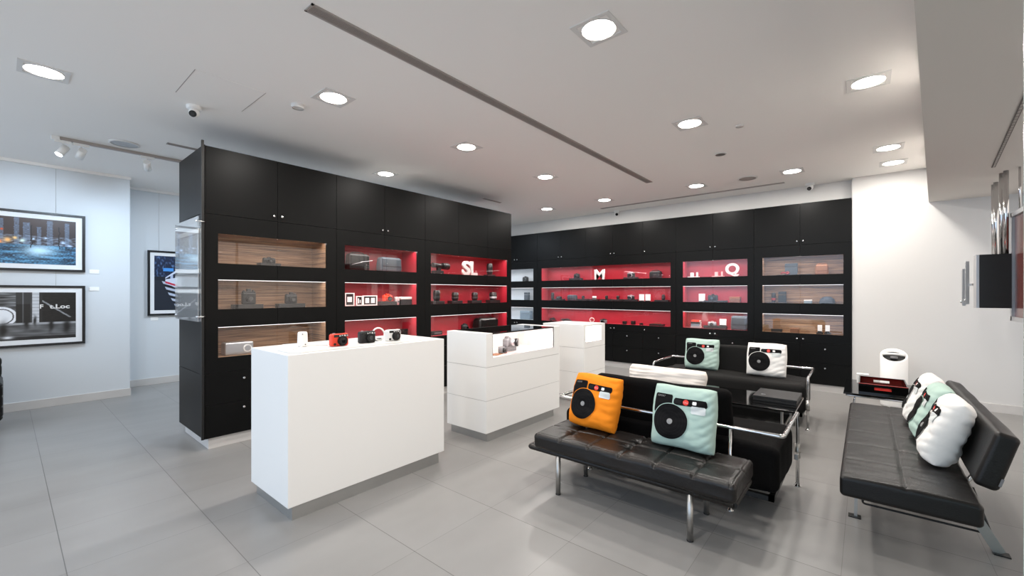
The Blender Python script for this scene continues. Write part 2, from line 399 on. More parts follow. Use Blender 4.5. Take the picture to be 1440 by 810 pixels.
cctv(7.40, 3.60, H, 'small white security camera high on the wall beside the thin air slot', (-1, -.6, -.6))
# track with spotlights
t = thing('track_rail', 'grey lighting track on the ceiling of the gallery corner', 'track light rail', (0, 0, 0))
bx(.36, 2.6, 6.14, 6.175, H-.03, H, 'ventl').obj('rail', t)
bx(.30, .36, 6.13, 6.185, H-.04, H, 'camw', bev=.003).obj('end_feed', t)
def track_spot(x, y, d, label, twin=False):
    t = thing('track_spotlight', label, 'spotlight', (x, y, H-.031))
    bx(-.06, .06, -.016, .016, -.03, 0, 'camw', bev=.003).obj('adapter', t)
    MB().cyl((0, 0, -.03), (0, 0, -.09), .007, 'camw').obj('stem', t)
    D = Vector(d).normalized(); c = Vector((0, 0, -.10))
    MB().cyl(c-D*.05, c+D*.06, .033, 'camw', n=24).obj('lamp_head', t)
    MB().cyl(c+D*.0605, c+D*.0615, .028, 'spot', n=24).obj('lamp_face', t)
    l = bpy.data.lights.new('beam', 'SPOT'); l.energy = 42; l.color = (.62, .80, 1.); l.spot_size = math.radians(95); l.spot_blend = .9; l.shadow_soft_size = .04
    o = bpy.data.objects.new('beam', l); C.objects.link(o); o.parent = t; o.location = c+D*.08; o.rotation_euler = D.to_track_quat('-Z', 'Y').to_euler()
    return t
track_spot(.38, 6.157, (-.45, -.25, -.8), 'lit white spotlight at the left end of the ceiling track')
track_spot(.51, 6.157, (-.2, .9, -.65), 'white spotlight second from the left end of the track, tucked beside the lit one')
track_spot(1.03, 6.157, (.3, 1., -.7), 'white spotlight hanging alone near the cabinet corner on the track')

# ------------------------------------------------------------------ gallery pictures
def image_mesh(name, w, h, nx, ny, fn, parent, y=0.):
    me = bpy.data.meshes.new(name); vs = []; fs = []; cols = []
    for j in range(ny+1):
        for i in range(nx+1): vs.append((-w/2+w*i/nx, y, -h/2+h*j/ny)); cols.append(fn(i/nx, j/ny))
    for j in range(ny):
        for i in range(nx): a = j*(nx+1)+i; fs.append((a, a+1, a+nx+2, a+nx+1))
    me.from_pydata(vs, [], fs); at = me.color_attributes.new('col', 'FLOAT_COLOR', 'POINT')
    for k, c in enumerate(cols): at.data[k].color = (*s2l(c), 1)
    m = bpy.data.materials.new(name+'_ink'); m.use_nodes = True; b = m.node_tree.nodes['Principled BSDF']
    a = m.node_tree.nodes.new('ShaderNodeAttribute'); a.attribute_name = 'col'; m.node_tree.links.new(a.outputs['Color'], b.inputs['Base Color'])
    b.inputs['Roughness'].default_value = .35
    me.materials.append(m); o = bpy.data.objects.new(name, me); C.objects.link(o); o.parent = parent; return o
def nz(x, y, s=0.): return noise.noise(Vector((x, y, s)))
def cl(v): return max(0., min(1., v))
def mixc(a, b, t): t = cl(t); return tuple(a[i]*(1-t)+b[i]*t for i in range(3))
def sm(a, b, x): t = cl((x-a)/(b-a)); return t*t*(3-2*t)
def night_city(u, v):
    # u 0..1 across, v 0 bottom..1 top
    c = mixc((.10, .09, .11), (.25, .19, .18), v+.4*nz(u*4, v*4))
    for k, (x, wd, top) in enumerate(((.06, .04, .9), (.14, .03, .8), (.26, .05, .95), (.36, .03, .85), (.455, .03, .95), (.56, .035, 1.), (.63, .05, .9), (.72, .03, .82), (.80, .045, .97), (.93, .035, .95))):
        if abs(u-x) < wd/2+.004*nz(v*30, k) and .42 < v < top: c = mixc(c, (.42, .50, .60), .65+.5*nz(u*60, v*90, k))
    if .40 < v < .62:      # lit street line
        c = mixc(c, (.55, .62, .70), .35+.9*nz(u*30, v*40, 2))
    for x, y, r, col in ((.46, .72, .02, (.9, .3, .1)), (.50, .50, .05, (1, .75, .45)), (.55, .55, .03, (1, .8, .5)), (.44, .45, .05, (1, .6, .35)), (.6, .5, .035, (.9, 1, .95)), (.68, .55, .02, (.8, .9, 1)), (.77, .58, .02, (.8, .9, 1)), (.9, .5, .03, (.75, .85, 1)), (.95, .42, .04, (.75, .85, 1)), (.3, .5, .04, (1, .7, .4))):
        d = math.hypot((u-x)*1.9, v-y); c = mixc(c, col, math.exp(-(d/r)**2)*1.1)
    if v < .42:
        g = mixc((.09, .17, .24), (.36, .62, .78), .45+.9*nz(u*9, v*22, 5)+.7*nz(u*60, v*70, 6))
        g = mixc(g, (.80, .93, 1.), math.exp(-(((u-.72)/.12)**2+((v-.30)/.13)**2)))
        c = g
    for x in (.665, .87): 
        if abs(u-x-.01*nz(v*12, x*9)) < .004 and .35 < v < .85: c = (.05, .05, .07)
    return c
def street_bw(u, v):
    g = .25+.12*nz(u*6, v*6)
    if v < .32: g = .36+.12*nz(u*8, v*26, 1)-.25*(v < .07)
    elif v < .36: g = .62
    else:
        if u > .745: g = .05+.06*nz(u*30, v*30, 3)+(.5 if abs((u-.86)*.6+(v-.62)*.35) < .006 and v > .45 else 0)
        elif .67 < u <= .72: g = .78-.35*(abs((v*14) % 1-.5) < .06)
        elif .72 < u <= .745: g = .12
        elif .555 < u <= .66:
            g = .09+.25*(abs(u-.605) < .003)+.1*(v > .75)
        elif u <= .555:
            g = .35+.3*nz(u*10, v*40, 4); d = math.hypot((u-.46)*1.9, v-.5)
            if d < .2: g = .92-.6*(abs(d-.15) < .01)
    for x, y, w, h in ((.47, .22, .03, .16), (.63, .36, .02, .13), (.69, .40, .012, .1), (.81, .30, .018, .15), (.93, .26, .03, .16), (.35, .25, .03, .2)):
        d = ((u-x+.12*(v-y)*nz(v*9, x))/w)**2+((v-y)/h)**2; g = g*(1-math.exp(-d*1.2))+.05*math.exp(-d)
    d = ((u-.50)/.04)**2+((v-.06)/.03)**2; g = g*(1-math.exp(-d))+.95*math.exp(-d)
    return (cl(g), cl(g*1.01), cl(g*1.03))
def tram(u, v):
    c = mixc((.06, .09, .16), (.12, .17, .28), v+.5*nz(u*5, v*5))
    if v > .55: c = mixc(c, (.5, .65, .85), .9*nz(u*22, v*20, 4)+.05)
    if v < .62 and u < .30+.5*(.62-v)*.1: c = (.13, .15, .19)
    if v < .55:
        x0 = .22+(.55-v)*.9
        stripe = abs(((u-x0)*2.2+(v*9)) % 1-.5) < .24
        c = (.16, .18, .22) if u < x0*.75 else ((.72, .76, .84) if stripe else (.12, .13, .16))
    top = .60+.55*(u-.25); bot = .52-.35*(u-.2)
    if u > .25 and bot < v < top:
        c = (.82, .85, .92)
        if top-.42*(u-.25)-.03 < v < top-.10*(u-.25)-.02: c = (.10, .13, .2) if int(u*16) % 3 else (.7, .75, .85)
        if abs(v-(bot+.12*(u-.1))) < .018: c = (.78, .2, .3)
    if .2 < u < .45 and .72 < v < .78: c = (.3, .6, .9)
    if u > .78 and .3 < v < .72: c = mixc((.1, .1, .14), (.85, .88, .92), abs(math.hypot((u-.85), (v-.5))-.16) < .02)
    return c
def picture(x0, x1, z0, z1, y, label, matw, fn, nx, ny, wt=H, group='framed photographs on the gallery wall'):
    cx, cz = (x0+x1)/2, (z0+z1)/2; w, h = x1-x0, z1-z0
    t = thing('framed_photograph', label, 'picture', (cx, y-.035, cz), 0, group)
    f = MB(); q = .028
    f.box(-w/2, w/2, 0, .03, h/2-q, h/2, 'frame', bev=.002); f.box(-w/2, w/2, 0, .03, -h/2, -h/2+q, 'frame', bev=.002)
    f.box(-w/2, -w/2+q, 0, .03, -h/2+q, h/2-q, 'frame', bev=.002); f.box(w/2-q, w/2, 0, .03, -h/2+q, h/2-q, 'frame', bev=.002); f.obj('frame', t)
    bx(-w/2+q, w/2-q, .012, .028, -h/2+q, h/2-q, 'mat_').obj('mat_board', t)
    o = image_mesh('print', w-2*q-2*matw, h-2*q-2*matw, nx, ny, fn, t, .0105)
    for sx in (-.3, .3): MB().cyl((w*sx*1.0, .02, h/2), (w*sx, .02, wt-cz), .0012, 'steel', n=6).obj('hanging_wire', t)
    return t, o
picture(-.60, .663, 1.638, 2.345, 7.6, 'framed colour photograph of a wet city square at night, upper of two', .055, night_city, 260, 140)
t, o = picture(-.60, .663, .742, 1.467, 7.6, 'framed black and white photograph of blurred walkers by a shop, lower of two', .055, street_bw, 260, 140, 1.637)
pw = 1.263-.056-.11
def flat_text(txt, x, z, w, h, y, m, parent, bold=.03):
    b = MB(); b.join(text_bm(txt, w, h, .0015, bold=bold), m, mat=Matrix.Translation((x, y, z))); return b.obj('lettering', parent)
flat_text('F', .262, .085, .028, .05, .0095, 'letter', o); flat_text('t.Loc', .41, .083, .17, .052, .0095, 'letter', o)
picture(1.378, 2.05, 1.038, 2.02, 8.25, 'framed colour photograph of a white tram at night, in the recess', .05, tram, 160, 220)
for x, z, yy, l in ((.747, 1.65, 7.6, 'small white caption card right of the colour city photograph'), (.747, 1.43, 7.6, 'small white caption card right of the black and white photograph'), (1.46, .99, 8.25, 'small white caption card below the tram photograph')):
    tag(bx(-.045, .045, -.006, 0, -.024, .024, 'paper', bev=.001).obj('caption_card', loc=(x, yy, z)), l, 'caption card', 'caption cards on the gallery wall')  # caption cards fixed flat to the wall

# ------------------------------------------------------------------ display cabinets
ZN = [(.80, 1.07), (1.23, 1.495), (1.64, 1.905)]
def knob(parent, x, z, m='chromek'):
    MB().lathe([(.004, 0), (.004, .010), (.011, .012), (.011, .020), (.008, .022), (0, .022)], (x, 0, z), m, n=16, axis='Y', cap=False).obj('knob', parent)
def cabinet(label, origin, rz, edges, niches, lining, depth, nd, knobs_top, knobs_mid, drawers, end_panel=False, leds=1., ledcol=(1, .93, .9)):
    """edges: door edges in local x; niches: (x0,x1) spans; lining: material"""
    W = edges[-1]; t = thing('display_cabinet', label, 'cabinet', origin, rz, 'black display cabinets')
    g = .0025
    body = MB(); nx0, nx1 = niches
    e0 = .025
    body.box(0, W, e0, depth, 2.07, 2.66, 'blackin'); body.box(0, W, e0, depth, .1, .78, 'blackin')
    body.box(0, W, e0+nd+.02, depth, .78, 2.07, 'blackin')
    body.box(0, nx0-.012, e0, e0+nd+.02, .78, 2.07, 'blackin'); body.box(nx1+.012, W, e0, e0+nd+.02, .78, 2.07, 'blackin')
    for a, b_ in ((1.09, 1.21), (1.515, 1.62), (1.925, 2.07)): body.box(nx0-.012, nx1+.012, e0, e0+nd+.02, a, b_, 'blackin')
    body.obj('carcass', t)
    bx(.03, W-.03 if not end_panel else W-.03, .03, depth-.03, 0, .1, 'base').obj('plinth', t)
    for i, (z0, z1) in enumerate(ZN):
        l = MB(); zt = z1+.02; zb = z0-.012
        l.box(nx0-.012, nx1+.012, e0+nd, e0+nd+.018, zb, zt, lining); l.box(nx0-.012, nx0-.002, e0, e0+nd, zb, zt, lining); l.box(nx1+.002, nx1+.012, e0, e0+nd, zb, zt, lining)
        l.box(nx0-.002, nx1+.002, e0, e0+nd, zb, z0-.004, lining); l.box(nx0-.002, nx1+.002, e0, e0+nd, z1+.012, zt, lining)
        l.obj('niche_lining', t)
        zl = z1+.003 if i == 2 else z1-.005
        bx(nx0, nx1, e0+.003, e0+.015, zl, zl+.003, 'led').obj('led_strip', t)
        area('niche_glow', ((nx0+nx1)/2, e0+.05, z1+.006), (math.radians(-12), 0, 0), (nx1-nx0)*.95, .03, 2.3*leds*(nx1-nx0), ledcol, parent=t)
    for i in range(len(edges)-1):
        a, b_ = edges[i]+g/2, edges[i+1]-g/2
        d = bx(a, b_, 0, .02, 2.07+g/2, 2.66, 'black', bev=.0012).obj('top_door', t)
        if knobs_top[i]: knob(d, (a+.035) if knobs_top[i] == 'L' else (b_-.035), 2.12)
        f = MB(); oa, ob = max(a, nx0), min(b_, nx1)
        zz = .665
        for z0, z1 in ZN: f.box(a, b_, 0, .02, zz, z0, 'black'); zz = z1
        f.box(a, b_, 0, .02, zz, 2.07-g/2, 'black')
        for z0, z1 in ZN:
            if oa > a: f.box(a, oa, 0, .02, z0, z1, 'black')
            if ob < b_: f.box(ob, b_, 0, .02, z0, z1, 'black')
        dd = f.obj('glass_door', t)
        p = MB()
        for z0, z1 in ZN: p.box(oa+.0008, ob-.0008, .008, .013, z0, z1, 'pane')
        p.obj('glass_pane', dd)
        if knobs_mid[i]: knob(dd, (a+.035) if knobs_mid[i] == 'L' else (b_-.035), .725)
        if drawers:
            for z0, z1, kz in ((.10, .385, .33), (.3875, .6625, .596)):
                d = bx(a, b_, 0, .02, z0, z1, 'black', bev=.0012).obj('drawer', t); knob(d, (a+b_)/2, kz)
    if end_panel:
        s = MB(); 
        for z0, z1 in ((.1, .655), (.658, 2.07), (2.073, 2.665)): s.box(-.012, 0, 0, depth, z0, z1, 'black', bev=.001)
        s.obj('side_panel', t)
    return t
Y0 = 4.409; X0 = 1.125
cab0 = cabinet('black freestanding cabinet with three wood-lined glass niches, at left end of its row', (X0, Y0, 0), 0, [0, .59, 1.19], (.095, 1.08), 'wood', .8, .31, ['R', 'L'], [None, None], True, True, .6)
cabinet('black freestanding cabinet with red niches, middle of its row', (X0+1.191, Y0, 0), 0, [0, .6, 1.207], (.096, 1.082), 'red', .8, .31, ['R', 'L'], [None, None], True, leds=.95)
cabinet('black freestanding cabinet with red niches and white letters SL', (X0+2.399, Y0, 0), 0, [0, .591, 1.192, 1.75], (.094, 1.661), 'red', .8, .31, [None, None, None], [None, None, None], True, leds=.95)
XB = 7.309; RB = -PI/2
cabinet('black wall cabinet with wood-lined niches beside the white wall', (XB, 1.30, 0), RB, [0, .583, 1.161], (.112, 1.073), 'wood', .40, .23, ['R', 'L'], ['R', 'L'], True, leds=.65)
cabinet('black wall cabinet with red niches and white letter Q', (XB, 2.47, 0), RB, [0, .585, 1.169], (.114, 1.082), 'red', .40, .23, ['R', 'L'], ['R', 'L'], True)
cabinet('wide black wall cabinet with long red niches and white letter M', (XB, 5.385, 0), RB, [0, .585, 1.165, 1.75, 2.335, 2.914], (.101, 2.827), 'red', .40, .23, ['R', 'L', 'R', 'L', 'L'], ['R', 'L', 'R', 'L', 'L'], True)
cabinet('black wall cabinet with pale niches, half hidden behind the freestanding row', (XB, 6.55, 0), RB, [0, .583, 1.164], (.09, 1.057), 'pale', .40, .23, ['R', 'L'], ['R', 'L'], True, leds=.5)
MB().box(-.030, -.012, -.009, .009, .1, 2.70, 'blk').obj('corner_post', cab0)

# acrylic panel on the end
t = thing('acrylic_holder', 'clear acrylic leaflet panel fixed on the cabinet end beside the tram photograph', 'leaflet holder', (1.06, 4.72, 1.13))
bx(-.004, .004, -.37, .37, 0, .9, 'acr', bev=.001).obj('front_sheet', t); bx(.016, .022, -.37, .37, 0, .86, 'acr').obj('back_sheet', t)
for y in (-.34, .34):
    for z in (.04, .86): MB().cyl((-.012, y, z), (.053, y, z), .009, 'chrome', n=14).obj('standoff', t)
p = MB()
for z0, z1, m in ((.76, .80, 'paper'), (.42, .455, 'paper'), (.24, .275, 'paper')): p.box(.006, .012, -.34, .34, z0, z1, m)
p.box(.007, .011, -.33, .26, .46, .75, 'pale'); p.box(.007, .011, -.33, .2, .30, .41, 'gr'); p.box(.007, .011, -.33, .2, .10, .23, 'gr'); p.box(.007, .011, -.33, .32, .02, .09, 'dk')
p.obj('leaflets', t)

# ------------------------------------------------------------------ goods in the niches
FZ = {'A': 1.637, 'B': 1.227, 'C': .797}
def place(row, s, shelf, dz=0, d=.15):
    if row == 'L': return (s, Y0+d, FZ[shelf]+dz), 0
    return (XB+d, s, FZ[shelf]+dz), RB
def item(name, label, cat, row, s, shelf, dz=0, d=.15, group=None):
    l, r = place(row, s, shelf, dz, d); return thing(name, label, cat, l, r, group)
def block(row, s, shelf, w, h, label, d=.15, dep=.10, m='dk'):
    l, r = place(row, s, shelf, 0, d)
    return tag(bx(-w/2, w/2, -dep/2, dep/2, 0, h, m, bev=.003).obj('display_block', loc=l, rot=(0, 0, r)), label, 'display block', 'dark display blocks in the niches')
def shelf_cam(row, s, shelf, dz, w, h, label, m='blk', m2='dk', d=.15, tall=1.):
    t = item('camera', label, 'camera', row, s, shelf, dz, d)
    bh = h*.74
    MB().soft(0, 0, bh/2, w, .045, bh, .012, m, n=4).obj('camera_body', t)
    b = MB(); b.box(-w*.46, w*.46, -.019, .019, bh-.004, bh+h*.09, m2, bev=.003); b.box(-w*.14, w*.16, -.016, .016, bh+h*.05, h, m2, bev=.004)
    b.cyl((w*.32, 0, bh+h*.08), (w*.32, 0, bh+h*.17), .009, m2); b.cyl((-w*.34, 0, bh+h*.08), (-w*.34, 0, bh+h*.15), .008, m2); b.obj('top_plate', t)
    r = min(w*.27, bh*.46)
    MB().lathe([(r, 0), (r, .025), (r*.88, .027), (r*.88, .045), (r*.7, .047)], (0, -.022, bh*.48), m2, n=24, axis='Y', cap=False).obj('lens_barrel', t) if False else None
    b = MB(); c = bh*.48
    b.cyl((0, -.022, c), (0, -.048, c), r, m2, n=24); b.cyl((0, -.048, c), (0, -.068, c), r*.86, 'blk', n=24); b.cyl((0, -.0685, c), (0, -.069, c), r*.6, 'lens', n=20); b.obj('lens', t)
    return t
def lens_up(row, s, shelf, dz, w, h, label, m='blk', d=.15, ringm='dk'):
    t = item('camera_lens', label, 'camera lens', row, s, shelf, dz, d); r = w/2
    MB().lathe([(r*.8, 0), (r*.82, h*.1), (r*.95, h*.16), (r*.95, h*.5), (r, h*.55), (r, h*.8), (r*.9, h*.84), (r*.9, h*.97), (r*.75, h)], (0, 0, 0), m, n=24).obj('barrel', t)
    MB().lathe([(r*.97, h*.2), (r*1.0, h*.22), (r*1.0, h*.42), (r*.97, h*.44)], (0, 0, 0), ringm, n=24, cap=False).obj('focus_ring', t)
    MB().lathe([(r*.7, h), (r*.5, h-.004), (0, h+.001)], (0, 0, 0), 'lens', n=24, cap=False).obj('front_glass', t); return t
def card(row, s, shelf, dz, w, h, label, d=.15, group=None):
    t = item('price_card', label, 'card', row, s, shelf, dz, d, group)
    b = MB(); b.box(-w*.45, w*.45, -.02, .02, 0, .018, 'blk', bev=.002); b.obj('card_foot', t)
    bx(-w/2, w/2, -.004, .002, .012, h, 'paper', bev=.001).obj('card_sheet', t); return t
def bag(row, s, shelf, w, h, label, m, d=.16, dep=.12, arch=.9, flap=True, strap=True, name='camera_bag', cat='bag', r=.03):
    t = item(name, label, cat, row, s, shelf, 0, d)
    def fn(p, n):
        f = 1-.13*max(0, p.z/h+.1); return Vector((p.x*f, p.y*(1-.3*max(0, p.z/h)), p.z-.012*h*sin(p.x*40)*.3))
    MB().soft(0, 0, h*arch/2, w, dep, h*arch, r, m, n=8, fn=fn).obj('bag_body', t)
    if flap: MB().soft(0, -dep/2-.001, h*arch*.62, w*.86, .016, h*arch*.52, .007, m, n=6).obj('front_flap', t)
    if strap: MB().tube([(-w*.40, 0, h*arch*.8), (-w*.3, 0, h*.98), (w*.1, -.01, h), (w*.32, 0, h*.94), (w*.40, 0, h*.78)], .006, m, n=8, rad=.05).obj('carry_strap', t)
    return t
def sbox(name, label, cat, row, s, shelf, dz, w, h, m, dep=.08, d=.15, lid=None, bev=.004):
    t = item(name, label, cat, row, s, shelf, dz, d)
    bx(-w/2, w/2, -dep/2, dep/2, 0, h*.68, m, bev=bev).obj('box_base', t)
    bx(-w/2-.001, w/2+.001, -dep/2-.001, dep/2+.001, h*.70, h, lid or m, bev=bev).obj('box_lid', t); return t
def letter(txt, label, row, s, shelf, w, h, bold=.04, d=.10):
    l, r = place(row, s, shelf, 0, d); b = MB(); b.join(text_bm(txt, w, h, .03, bold=bold), 'letter')
    return tag(b.obj('display_letter', loc=l, rot=(0, 0, r)), label, 'letter', None)

# --- left cabinet (wood)
block('L', 1.693, 'A', .19, .034, 'dark block in the top wooden niche of the left cabinet')
t = shelf_cam('L', 1.692, 'A', .034, .115, .062, 'small black camera on a block in the top wooden niche of the left cabinet')
block('L', 1.501, 'B', .25, .04, 'left of two dark blocks in the middle wooden niche of the left cabinet')
shelf_cam('L', 1.511, 'B', .04, .118, .15, 'tall black camera on the left block, middle wooden niche of the left cabinet', tall=1.5)
block('L', 1.898, 'B', .26, .04, 'right of two dark blocks in the middle wooden niche of the left cabinet')
shelf_cam('L', 1.902, 'B', .04, .113, .115, 'black camera on the right block, middle wooden niche of the left cabinet')
t = item('projector', 'silver rounded box with a round dial in the bottom left wooden niche', 'projector', 'L', 1.417, 'C')
MB().soft(0, 0, .058, .235, .12, .116, .012, 'silver', n=5).obj('housing', t); b = MB(); b.cyl((.065, -.058, .058), (.065, -.068, .058), .036, 'wp', n=28); b.cyl((.065, -.068, .058), (.065, -.070, .058), .026, 'silver', n=28); b.obj('round_dial', t)
t = item('device_case', 'flat dark blue case beside the silver box with a dial', 'case', 'L', 1.711, 'C')
MB().soft(0, 0, .014, .25, .14, .028, .01, 'navy', n=5).obj('case_bottom', t); MB().soft(0, 0, .036, .235, .13, .018, .008, 'navy', n=5).obj('case_lid', t)
# --- middle cabinet (red)
bag('L', 2.655, 'A', .27, .215, 'shiny black leather bag at left of the top red niche, middle cabinet', 'leather', arch=.92)
MB().tube([(2.54, Y0+.075, 1.70), (2.66, Y0+.07, 1.735), (2.80, Y0+.075, 1.76)], .004, 'silver', n=8).obj('tripod_rod'); tag(bpy.data.objects['tripod_rod'], 'thin pale rod lying across the shiny black leather bag', 'rod')
bag('L', 3.085, 'A', .31, .19, 'wide blue-grey canvas bag at right of the top red niche, middle cabinet', 'slate', arch=.96, strap=False)
def pframe(s, w, h, label, inner, d=.15):
    t = item('standing_photograph', label, 'photo frame', 'L', s, 'B', 0, d); q = .011
    f = MB(); f.box(-w/2, w/2, -.008, .008, 0, q, 'wp'); f.box(-w/2, w/2, -.008, .008, h-q, h, 'wp'); f.box(-w/2, -w/2+q, -.008, .008, q, h-q, 'wp'); f.box(w/2-q, w/2, -.008, .008, q, h-q, 'wp'); f.obj('frame', t)
    p = MB(); p.box(-w/2+q, w/2-q, 0, .006, q, h-q, 'dk')
    for a, b_, c, e in inner: p.box(a*w, b_*w, -.002, 0, c*h, e*h, 'paper')
    p.obj('picture_sheet', t); MB().box(-.01, .01, .006, .05, 0, .004, 'dk').box(-.01, .01, .006, .01, 0, h*.6, 'dk').obj('easel_back', t)
pframe(2.551, .115, .15, 'left white frame with a dark picture in the middle red niche', [(-.25, .25, .3, .7)])
pframe(2.667, .082, .115, 'smallest white frame, between two others in the middle red niche', [(-.2, -.05, .25, .75), (.08, .2, .3, .6)], .14)
pframe(2.812, .19, .12, 'widest white frame with two white squares in the middle red niche', [(-.32, -.06, .25, .75), (.08, .34, .25, .75)])
block('L', 3.048, 'B', .225, .045, 'dark block under the red camera in the middle red niche')
shelf_cam('L', 3.052, 'B', .045, .13, .095, 'red camera on a dark block in the middle red niche', 'camred', 'camred')
t = item('paper_cup', 'small white tapered cup beside the red camera block', 'cup', 'L', 3.195, 'B'); MB().lathe([(.026, 0), (.036, .095), (.037, .1), (.034, .1), (.026, .01)], (0, 0, 0), 'wp', n=24).obj('cup_wall', t); bx(-.012, .012, -.034, -.030, .03, .05, 'gr').obj('cup_print', t)
sbox('gift_box', 'box with white lid and dark base at right of the middle red niche', 'box', 'L', 3.312, 'B', 0, .167, .10, 'dk', lid='wp')
sbox('gift_box', 'black upright box at right of the bottom red niche, behind the white camera', 'box', 'L', 3.289, 'C', 0, .087, .12, 'blk')
# --- SL cabinet
block('L', 3.86, 'A', .14, .05, 'dark block under the black spotting scope, top left of the SL cabinet')
t = item('spotting_scope', 'black spotting scope lying on a block left of the letters SL', 'spotting scope', 'L', 3.908, 'A', .05)
MB().cyl((-.14, 0, .075), (.03, 0, .07), .034, 'blk', n=24).cyl((.03, 0, .07), (.13, 0, .068), .043, 'blk', r1=.05, n=24).obj('scope_tube', t)
MB().cyl((.13, 0, .068), (.143, 0, .068), .046, 'dk', n=24).obj('objective_ring', t); bx(-.06, .0, -.02, .02, 0, .04, 'blk', bev=.004).obj('scope_foot', t)
letter('S', 'white letter S standing left of the white letter L', 'L', 4.36, 'A', .155, .212, .035)
letter('L', 'white letter L standing right of the white letter S', 'L', 4.515, 'A', .135, .212, .035)
block('L', 4.92, 'A', .17, .03, 'low dark block at the right end of the niche with the letters SL')
lens_up('L', 4.919, 'A', .03, .10, .175, 'tall black lens on a block right of the white letters SL')
for k, (s, w, h, l) in enumerate(((3.841, .10, .15, 'tallest black lens, first from left under the letters SL'), (4.186, .105, .12, 'black lens second from left under the letters SL'), (4.586, .10, .12, 'black lens third from left under the letters SL'))):
    block('L', s, 'B', .21, .04, ('leftmost', 'second from left', 'third from left')[k]+' of four dark blocks in the niche under the letters SL'); lens_up('L', s, 'B', .04, w, h, l)
block('L', 5.0, 'B', .24, .04, 'rightmost of four dark blocks in the niche under the letters SL'); lens_up('L', 5.0, 'B', .04, .125, .125, 'wide lens with silver ring, last of four under the letters SL', ringm='silver')
t = item('sign_block', 'flat black block with pale lettering in the bottom niche of the SL cabinet', 'sign', 'L', 3.829, 'C'); bx(-.09, .09, -.03, .03, 0, .055, 'blk', bev=.003).obj('sign_body', t); bx(-.05, .07, -.032, -.030, .022, .036, 'gr').obj('sign_print', t)
shelf_cam('L', 4.37, 'C', .03, .115, .10, 'black camera in the bottom niche of the SL cabinet, left of the big bag')
block('L', 4.37, 'C', .16, .03, 'dark block under the camera in the bottom niche of the SL cabinet')
bag('L', 4.853, 'C', .42, .215, 'large glossy black equipment bag in the bottom niche of the SL cabinet', 'leather', dep=.2, d=.18, r=.05)
# --- M cabinet
block('B', 4.521, 'A', .27, .045, 'dark block under the camera left of the letter M'); shelf_cam('B', 4.50, 'A', .045, .13, .10, 'black camera on a block left of the white letter M')
letter('M', 'white letter M standing in the top niche of the wide red cabinet', 'B', 3.959, 'A', .215, .20, .02)
block('B', 3.337, 'A', .26, .035, 'dark block under the silver and black camera right of the letter M'); shelf_cam('B', 3.337, 'A', .035, .145, .10, 'silver and black camera on a block right of the white letter M', 'blk', 'silver')
bag('B', 2.876, 'A', .21, .15, 'small black camera bag at the right end of the niche with letter M', 'dk')
lens_up('B', 5.095, 'B', 0, .072, .165, 'tall thin black lens at far left of the niche under letter M')
block('B', 4.93, 'B', .25, .03, 'leftmost flat dark block in the niche under letter M'); shelf_cam('B', 4.93, 'B', .03, .13, .06, 'low black camera at far left under letter M')
bag('B', 4.61, 'B', .20, .13, 'rounded dark grey case in the niche under letter M', 'slate', strap=False)
for s, bw, w, h, l in ((4.354, .22, .06, .065, 'small black lens, nearest to the rounded grey case'), (3.837, .22, .06, .07, 'small black lens under the left edge of letter M block row'), (3.60, .22, .058, .066, 'small black lens left of the silver camera under letter M')):
    block('B', s, 'B', bw, .035, 'dark block carrying the '+l[6:]); lens_up('B', s, 'B', .035, w, h, l)
block('B', 4.099, 'B', .19, .035, 'dark block under the small white-topped lens'); lens_up('B', 4.099, 'B', .035, .09, .055, 'small white-topped lens in the niche under letter M', 'wp')
block('B', 3.34, 'B', .25, .035, 'dark block under the silver camera left of two white cards'); shelf_cam('B', 3.34, 'B', .035, .135, .085, 'silver camera left of the two white cards under letter M', 'blk', 'silver')
for s, l in ((3.132, 'left of two white cards side by side under letter M'), (3.015, 'right of two white cards side by side under letter M')): card('B', s, 'B', 0, .095, .13, l)
block('B', 2.76, 'B', .24, .03, 'dark block at the right end of the niche under letter M'); lens_up('B', 2.735, 'B', .03, .062, .095, 'black lens at the right end of the niche under letter M')
t = item('neck_strap', 'coiled black strap at far left of the lowest niche in the wide red cabinet', 'strap', 'B', 5.1, 'C'); MB().tube([(.09*cos(a)*(1-.02*k), .05*sin(a), .010+.002*k) for k, a in enumerate([i*.5 for i in range(26)])], .009, 'blk', n=8).obj('strap_coil', t); bx(-.02, .02, -.06, -.04, 0, .03, 'dk', bev=.003).obj('strap_pad', t)
t = item('neck_strap', 'long black strap loops in the lowest niche left of the pale ring', 'strap', 'B', 4.77, 'C'); MB().tube([(.15*cos(a)*(1-.02*k), .06*sin(a), .010+.0016*k) for k, a in enumerate([i*.5 for i in range(26)])], .010, 'blk', n=8).obj('strap_coil', t); bx(-.03, .03, -.07, -.05, 0, .03, 'dk', bev=.003).obj('strap_pad', t)
t = item('wrist_strap', 'pale upright looped strap in the lowest niche behind the far counter', 'strap', 'B', 4.154, 'C'); MB().tube([(.05*cos(a), 0, .052+.04*sin(a)) for a in [i*.45 for i in range(15)]], .007, 'cream', n=8).obj('strap_loop', t); bx(-.02, .02, -.012, .012, 0, .016, 'brown', bev=.002).obj('strap_clip', t)
shelf_cam('B', 3.902, 'C', 0, .14, .085, 'grey camera in the lowest niche right of the pale looped strap', 'gr', 'dk')
for s, w, h, l in ((3.464, .07, .055, 'largest of three little black boxes in the lowest niche of the M cabinet'), (3.295, .068, .066, 'tallest of three little black boxes, the middle one, in the lowest M niche'), (3.142, .047, .035, 'smallest of three little black boxes in the lowest niche of the M cabinet')):
    sbox('filter_box', l, 'box', 'B', s, 'C', 0, w, h, 'blk', dep=.06)
